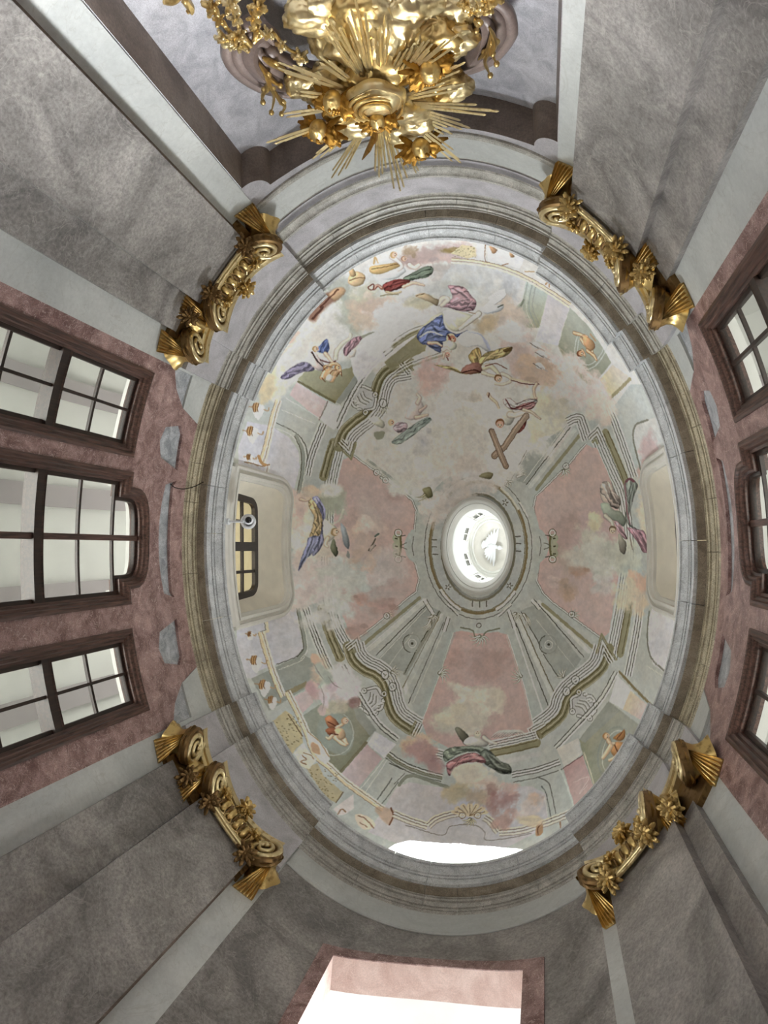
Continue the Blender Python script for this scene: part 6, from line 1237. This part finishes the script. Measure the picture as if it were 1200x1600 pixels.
def cherub(c, r, yaw, tilt, wings=True, mat_=None):
    """winged head: skull, brow, cheeks, nose, mouth, curls; feathered wings either side"""
    mat_ = mat_ or M['goldmatt']; B_ = TR(*c) @ frame_at(-88, 0, 0).to_3x3().to_4x4() @ RO(yaw, 'Z') @ RO(tilt-28, 'X')
    def face(p):
        v = 1.0; v += .10*math.exp(-((p.x-.38)**2+(p.z+.28)**2)*9)*(p.y > 0)+.10*math.exp(-((p.x+.38)**2+(p.z+.28)**2)*9)*(p.y > 0)
        v -= .10*math.exp(-((abs(p.x)-.36)**2+(p.z-.06)**2)*40)*(p.y > 0); v += .20*math.exp(-(p.x**2*40+(p.z+.10)**2*18))*(p.y > 0); v -= .07*math.exp(-(p.x**2*14+(p.z+.45)**2*120))*(p.y > 0); return v
    mb = MB(); ellipsoid(mb, B_ @ S(r, r, r*1.12), 28, 20, face); h = at_origin(mb.build('cherub_head', M['gold'], smooth=70), sun)
    mb = MB(); q = random.Random(int(c.x*100+c.z*37))
    for k in range(46):
        a = q.uniform(0, 2*math.pi); e = q.uniform(.15, 1.2); p = Vector((math.cos(a)*math.sin(e), math.sin(a)*math.sin(e)-.25, math.cos(e))).normalized()
        if p.y > .55 and p.z < .6: continue
        ellipsoid(mb, B_ @ TR(*(p*r*1.04)) @ S(r*.22, r*.26, r*.2), 7, 5)
    at2(mb.build('curls', mat_, smooth=60), h, sun)
    if wings:
        for sd in (-1, 1):
            mb = MB(); sh = Vector((c.x*7, c.z*5, sd*3.))
            ellipsoid(mb, B_ @ TR(sd*r*1.25, -.25*r, .1*r) @ RO(sd*-25, 'Y') @ S(r*1.15, r*.55, r*.85), 30, 20, lambda p_: 1+.45*mnoise.noise(p_*2.2+sh)-.35*abs(mnoise.noise(p_*4.7+sh)))
            for k in range(5):
                a = rad(-50+30*k); L_ = r*(2.5-.2*abs(k-2)); d0 = Vector((sd*math.cos(a), -.15, math.sin(a)*.9)); pts = [B_ @ (Vector((sd*r*.55, -.2*r, -.35*r))+d0*L_*w_-Vector((0, .25*r*w_*w_, 0))) for w_ in (0, .35, .7, 1)]
                tube(mb, pts, [r*.2, r*.34, r*.32, r*.14], 6, True, .4)
            at_origin(mb.build('wing', mat_, smooth=60), sun)
for x, y, r, yaw, tl, d in ((498, 205, .115, 25, -20, -.38), (520, 160, .11, 20, -30, -.40), (658, 232, .115, -15, -25, -.42), (672, 112, .11, -25, 0, -.36), (590, 190, .095, 0, -25, -.55)):
    cherub(pt_at(x, y, d), r, yaw, tl)
# hanging feathered tail below the disc
mb = MB(); q0 = pt_at(590, 195, -.48)
for k in range(9):
    e = pt_at(566+k*2.2, 246-k*4.2+abs(k-2)*1.5, -.40); tube(mb, [q0, (q0+e)/2+Vector((0, .06, 0)), e], [.05, .05, .012], 6, True, .5)
at_origin(mb.build('feather_tail', M['goldmatt'], smooth=60), sun)

# ---- stucco scrolls either side of the glory
def px_path(s_, d): return [pt_at(*map(float, q.split(',')), d) for q in s_.split()]
def cspl(pts, n=6):
    a = np.array([tuple(p) for p in pts]); out = []; P0 = np.vstack([2*a[:1]-a[1:2], a, 2*a[-1:]-a[-2:-1]])
    for i in range(len(a)-1):
        for t in np.linspace(0, 1, n, endpoint=False):
            w, x, y, z = P0[i], P0[i+1], P0[i+2], P0[i+3]; out.append(Vector(.5*((2*x)+(-w+y)*t+(2*w-5*x+4*y-z)*t*t+(-w+3*x-3*y+z)*t**3)))
    return out+[Vector(a[-1])]
for side, lab, core, seat in (('left', 'grey-brown stucco scroll left of the sunburst, tipped with gold', '512,128 480,132 440,124 405,105 388,82 392,64 408,58 420,68 416,80 406,80', 392), ('right', 'grey-brown stucco scroll right of the sunburst, tipped with gold', '672,108 705,100 738,82 758,58 764,34 754,20 740,22 734,34 742,42', 760)):
    pts = cspl(px_path(core, .30)); root = empty('altar_scroll', pts[len(pts)//2]); tag(root, lab, 'scroll', 'scrolls flanking the sunburst')
    n = len(pts); mb = MB()
    tan = [(pts[min(i+1, n-1)]-pts[max(i-1, 0)]).normalized() for i in range(n)]
    wdt = [max(.04, .25*(.55+.45*min(1, (i/(n-1))/.25))*(1 if i/(n-1) < .42 else 1-((i/(n-1)-.42)/.58)**.8*.84)) for i in range(n)]
    sgn = 1 if side == 'left' else -1
    for k in range(5):
        o_ = (k-2)/2.0; path = [pts[i]+tan[i].cross(Vector((0, 1, 0))).normalized()*wdt[i]*o_*sgn-Vector((0, .0, 0))+Vector((0, .05-.06*abs(o_), 0)) for i in range(n)]
        tube(mb, path, [wdt[i]*.30+.006 for i in range(n)], 7)
    at_origin(mb.build('scroll_body', M['scroll'], smooth=60), root)
    mb = MB(); back = [p+Vector((0, -.10, 0)) for p in pts]; tube(mb, back, [w_*1.05+.03 for w_ in wdt], 8, True, .5); at_origin(mb.build('scroll_back', M['scroll'], smooth=60), root)
    leafs = ('412,112 420,128 428,150 424,176', '412,112 418,130 410,150 411,160', '405,100 412,110 424,124 438,134', '428,140 436,155 445,165 440,178', '410,90 420,96 440,106 452,118') if side == 'left' else ('764,42 772,60 768,80 776,100', '768,50 764,72 758,96 766,118', '766,46 774,66 770,84', '748,92 758,82 768,66', '740,30 748,36 744,48')
    for lf in leafs:
        p_ = cspl(px_path(lf, .12)); mb = MB(); m_ = len(p_); tube(mb, p_, [.012+.035*math.sin(math.pi*min(1, (i+1)/m_)) for i in range(m_)], 6, True, .5)
        ellipsoid(mb, TR(*p_[-1]) @ S(.035), 7, 5); ellipsoid(mb, TR(*p_[m_//2]) @ S(.05, .03, .05), 7, 5); at_origin(mb.build('gold_leaf_spray', M['gold'], smooth=60), root)
    # flower spray on the scroll
    stems = ('392,72 380,56 372,40 366,20 362,4', '392,70 372,60 355,45 340,22 334,8', '388,80 376,70 362,66 352,56', '398,62 402,44 396,26 402,6', '396,66 410,54 424,50 436,62 452,78 470,84') if side == 'left' else ('752,18 748,6 744,-10', '758,16 764,4 770,-8', '738,24 726,30 716,44 705,56', '748,18 736,8 728,-4')
    for j, st in enumerate(stems):
        p_ = cspl(px_path(st, .20)); mb = MB(); m_ = len(p_); tube(mb, p_, [.022*(1-.5*i/m_)+.006 for i in range(m_)], 6); at_origin(mb.build('flower_stem', M['gold'], smooth=60), root)
        for k in (m_//3, 2*m_//3, m_-1):
            rosette(root, p_[k], .075 if k != m_-1 else .10, Vector((rg.uniform(-.4, .4), 1, -.5+rg.uniform(-.4, .4))), M['gold'] if (j+k) % 2 else M['goldpale'], 'blossom', 5, j*7+k, 1.7)
# small gold sprig at the upper edge of the panel
p_ = cspl(px_path('256,2 268,4 276,0 284,-8', .70)); mb = MB(); tube(mb, p_, .03, 6); spr = mb.build('gilt_sprig', M['gold'], smooth=60); tag(spr, 'small gilt leaf sprig high on the lilac panel, left of the scroll', 'ornament')
p2 = cspl(px_path('284,-6 292,4 298,14 292,20', .70)); mb = MB(); tube(mb, p2, [.02]*3+[.045]*(len(p2)-6)+[.02]*3, 6); lf = mb.build('leaf', M['gold'], smooth=60); lf.parent = spr
# ================================================================ dome camera on its arm
c0 = pt_at(357, 815, -.10); c1 = pt_at(381, 815, -.40); c2 = pt_at(388, 815, -.43)
cc = empty('security_camera', c0); tag(cc, 'small white dome security camera on an arm before the left dome window', 'camera')
mb = MB(); tube(mb, [c0, c1], .022, 10); at_origin(mb.build('arm', M['plastic'], smooth=60), cc)
mb = MB(); tube(mb, [c0-(c1-c0).normalized()*.03, c0+(c1-c0).normalized()*.015], .06, 14); at_origin(mb.build('mounting_plate', M['plastic'], smooth=40), cc)
v_ = (Vector(CAM)-c2).normalized(); q = v_.to_track_quat('Z', 'Y').to_matrix().to_4x4(); B_ = TR(*c2) @ q
def lathe(mb, B_, prof, m=24):
    vs = [B_ @ Vector((r*math.cos(2*math.pi*i/m), r*math.sin(2*math.pi*i/m), z)) for r, z in prof for i in range(m)]
    return mb.add(vs, [(j*m+i, j*m+(i+1) % m, (j+1)*m+(i+1) % m, (j+1)*m+i) for j in range(len(prof)-1) for i in range(m)])
tl = TR(-.02, .02, 0)
mb = MB(); lathe(mb, B_, [(.001, -.16), (.10, -.15), (.135, -.08), (.14, 0), (.125, .04), (.10, .05), (.097, .02), (.08, .02)]); at_origin(mb.build('housing', M['plastic'], smooth=40), cc)
mb = MB(); lathe(mb, B_ @ TR(-.03, .0, 0), [(.09, .02), (.088, .06), (.07, .09), (.055, .10), (.055, .12)]); at_origin(mb.build('lens_ring', M['plastic'], smooth=40), cc)
mb = MB(); lathe(mb, B_ @ TR(-.03, .0, 0), [(.058, .115), (.05, .135), (.03, .15), (.001, .155)]); at_origin(mb.build('lens', M['black'], smooth=60), cc)
# ================================================================ dove in the cupola
dz = ZL1+.30
dv = empty('dove_relief', (0, 0, dz)); tag(dv, 'white stucco dove with spread wings in the lantern cupola', 'relief')
def dpt(x, y, z=0): return Vector((x, y, dz+z))
mb = MB(); ellipsoid(mb, TR(.0, .0, dz) @ RO(15, 'Z') @ S(.20, .10, .08), 14, 9); at_origin(mb.build('body', M['plastic'], smooth=60), dv)
mb = MB(); ellipsoid(mb, TR(.24, .06, dz) @ S(.085, .08, .07), 12, 8); tube(mb, [dpt(.30, .07), dpt(.37, .08)], [.025, .004], 6); at_origin(mb.build('head', M['plastic'], smooth=60), dv)
for sg in (-1, 1):
    mb = MB()
    for k in range(6):
        L_ = .66-.09*k; a = sg*(84+8*k)*1.0; d0 = Vector((math.cos(rad(a+10)), math.sin(rad(a+10)), 0)); b_ = dpt(.06-.04*k, sg*.05)
        tube(mb, [b_, b_+d0*L_*.5+Vector((0, 0, -.03)), b_+d0*L_], [.05, .06, .015], 6, True, .5)
    at_origin(mb.build('wing', M['plastic'], smooth=60), dv)
mb = MB()
for k in range(5): a = 180+15+(k-2)*14; d0 = Vector((math.cos(rad(a)), math.sin(rad(a)), 0)); tube(mb, [dpt(-.14, -.03), dpt(-.14, -.03)+d0*.24], [.03, .045], 6, True, .5)
at_origin(mb.build('tail', M['plastic'], smooth=60), dv)
# ================================================================ loose cable hanging under the left cornice
cp = cspl([pt_at(266, 756, .30), pt_at(274, 762, .28), pt_at(288, 764, .26), pt_at(304, 760, .22), pt_at(318, 753, .10)])
mb = MB(); tube(mb, cp, .008, 6); tag(mb.build('cable', M['black'], smooth=60), 'thin black cable sagging across the cornice above the left gallery windows', 'cable')
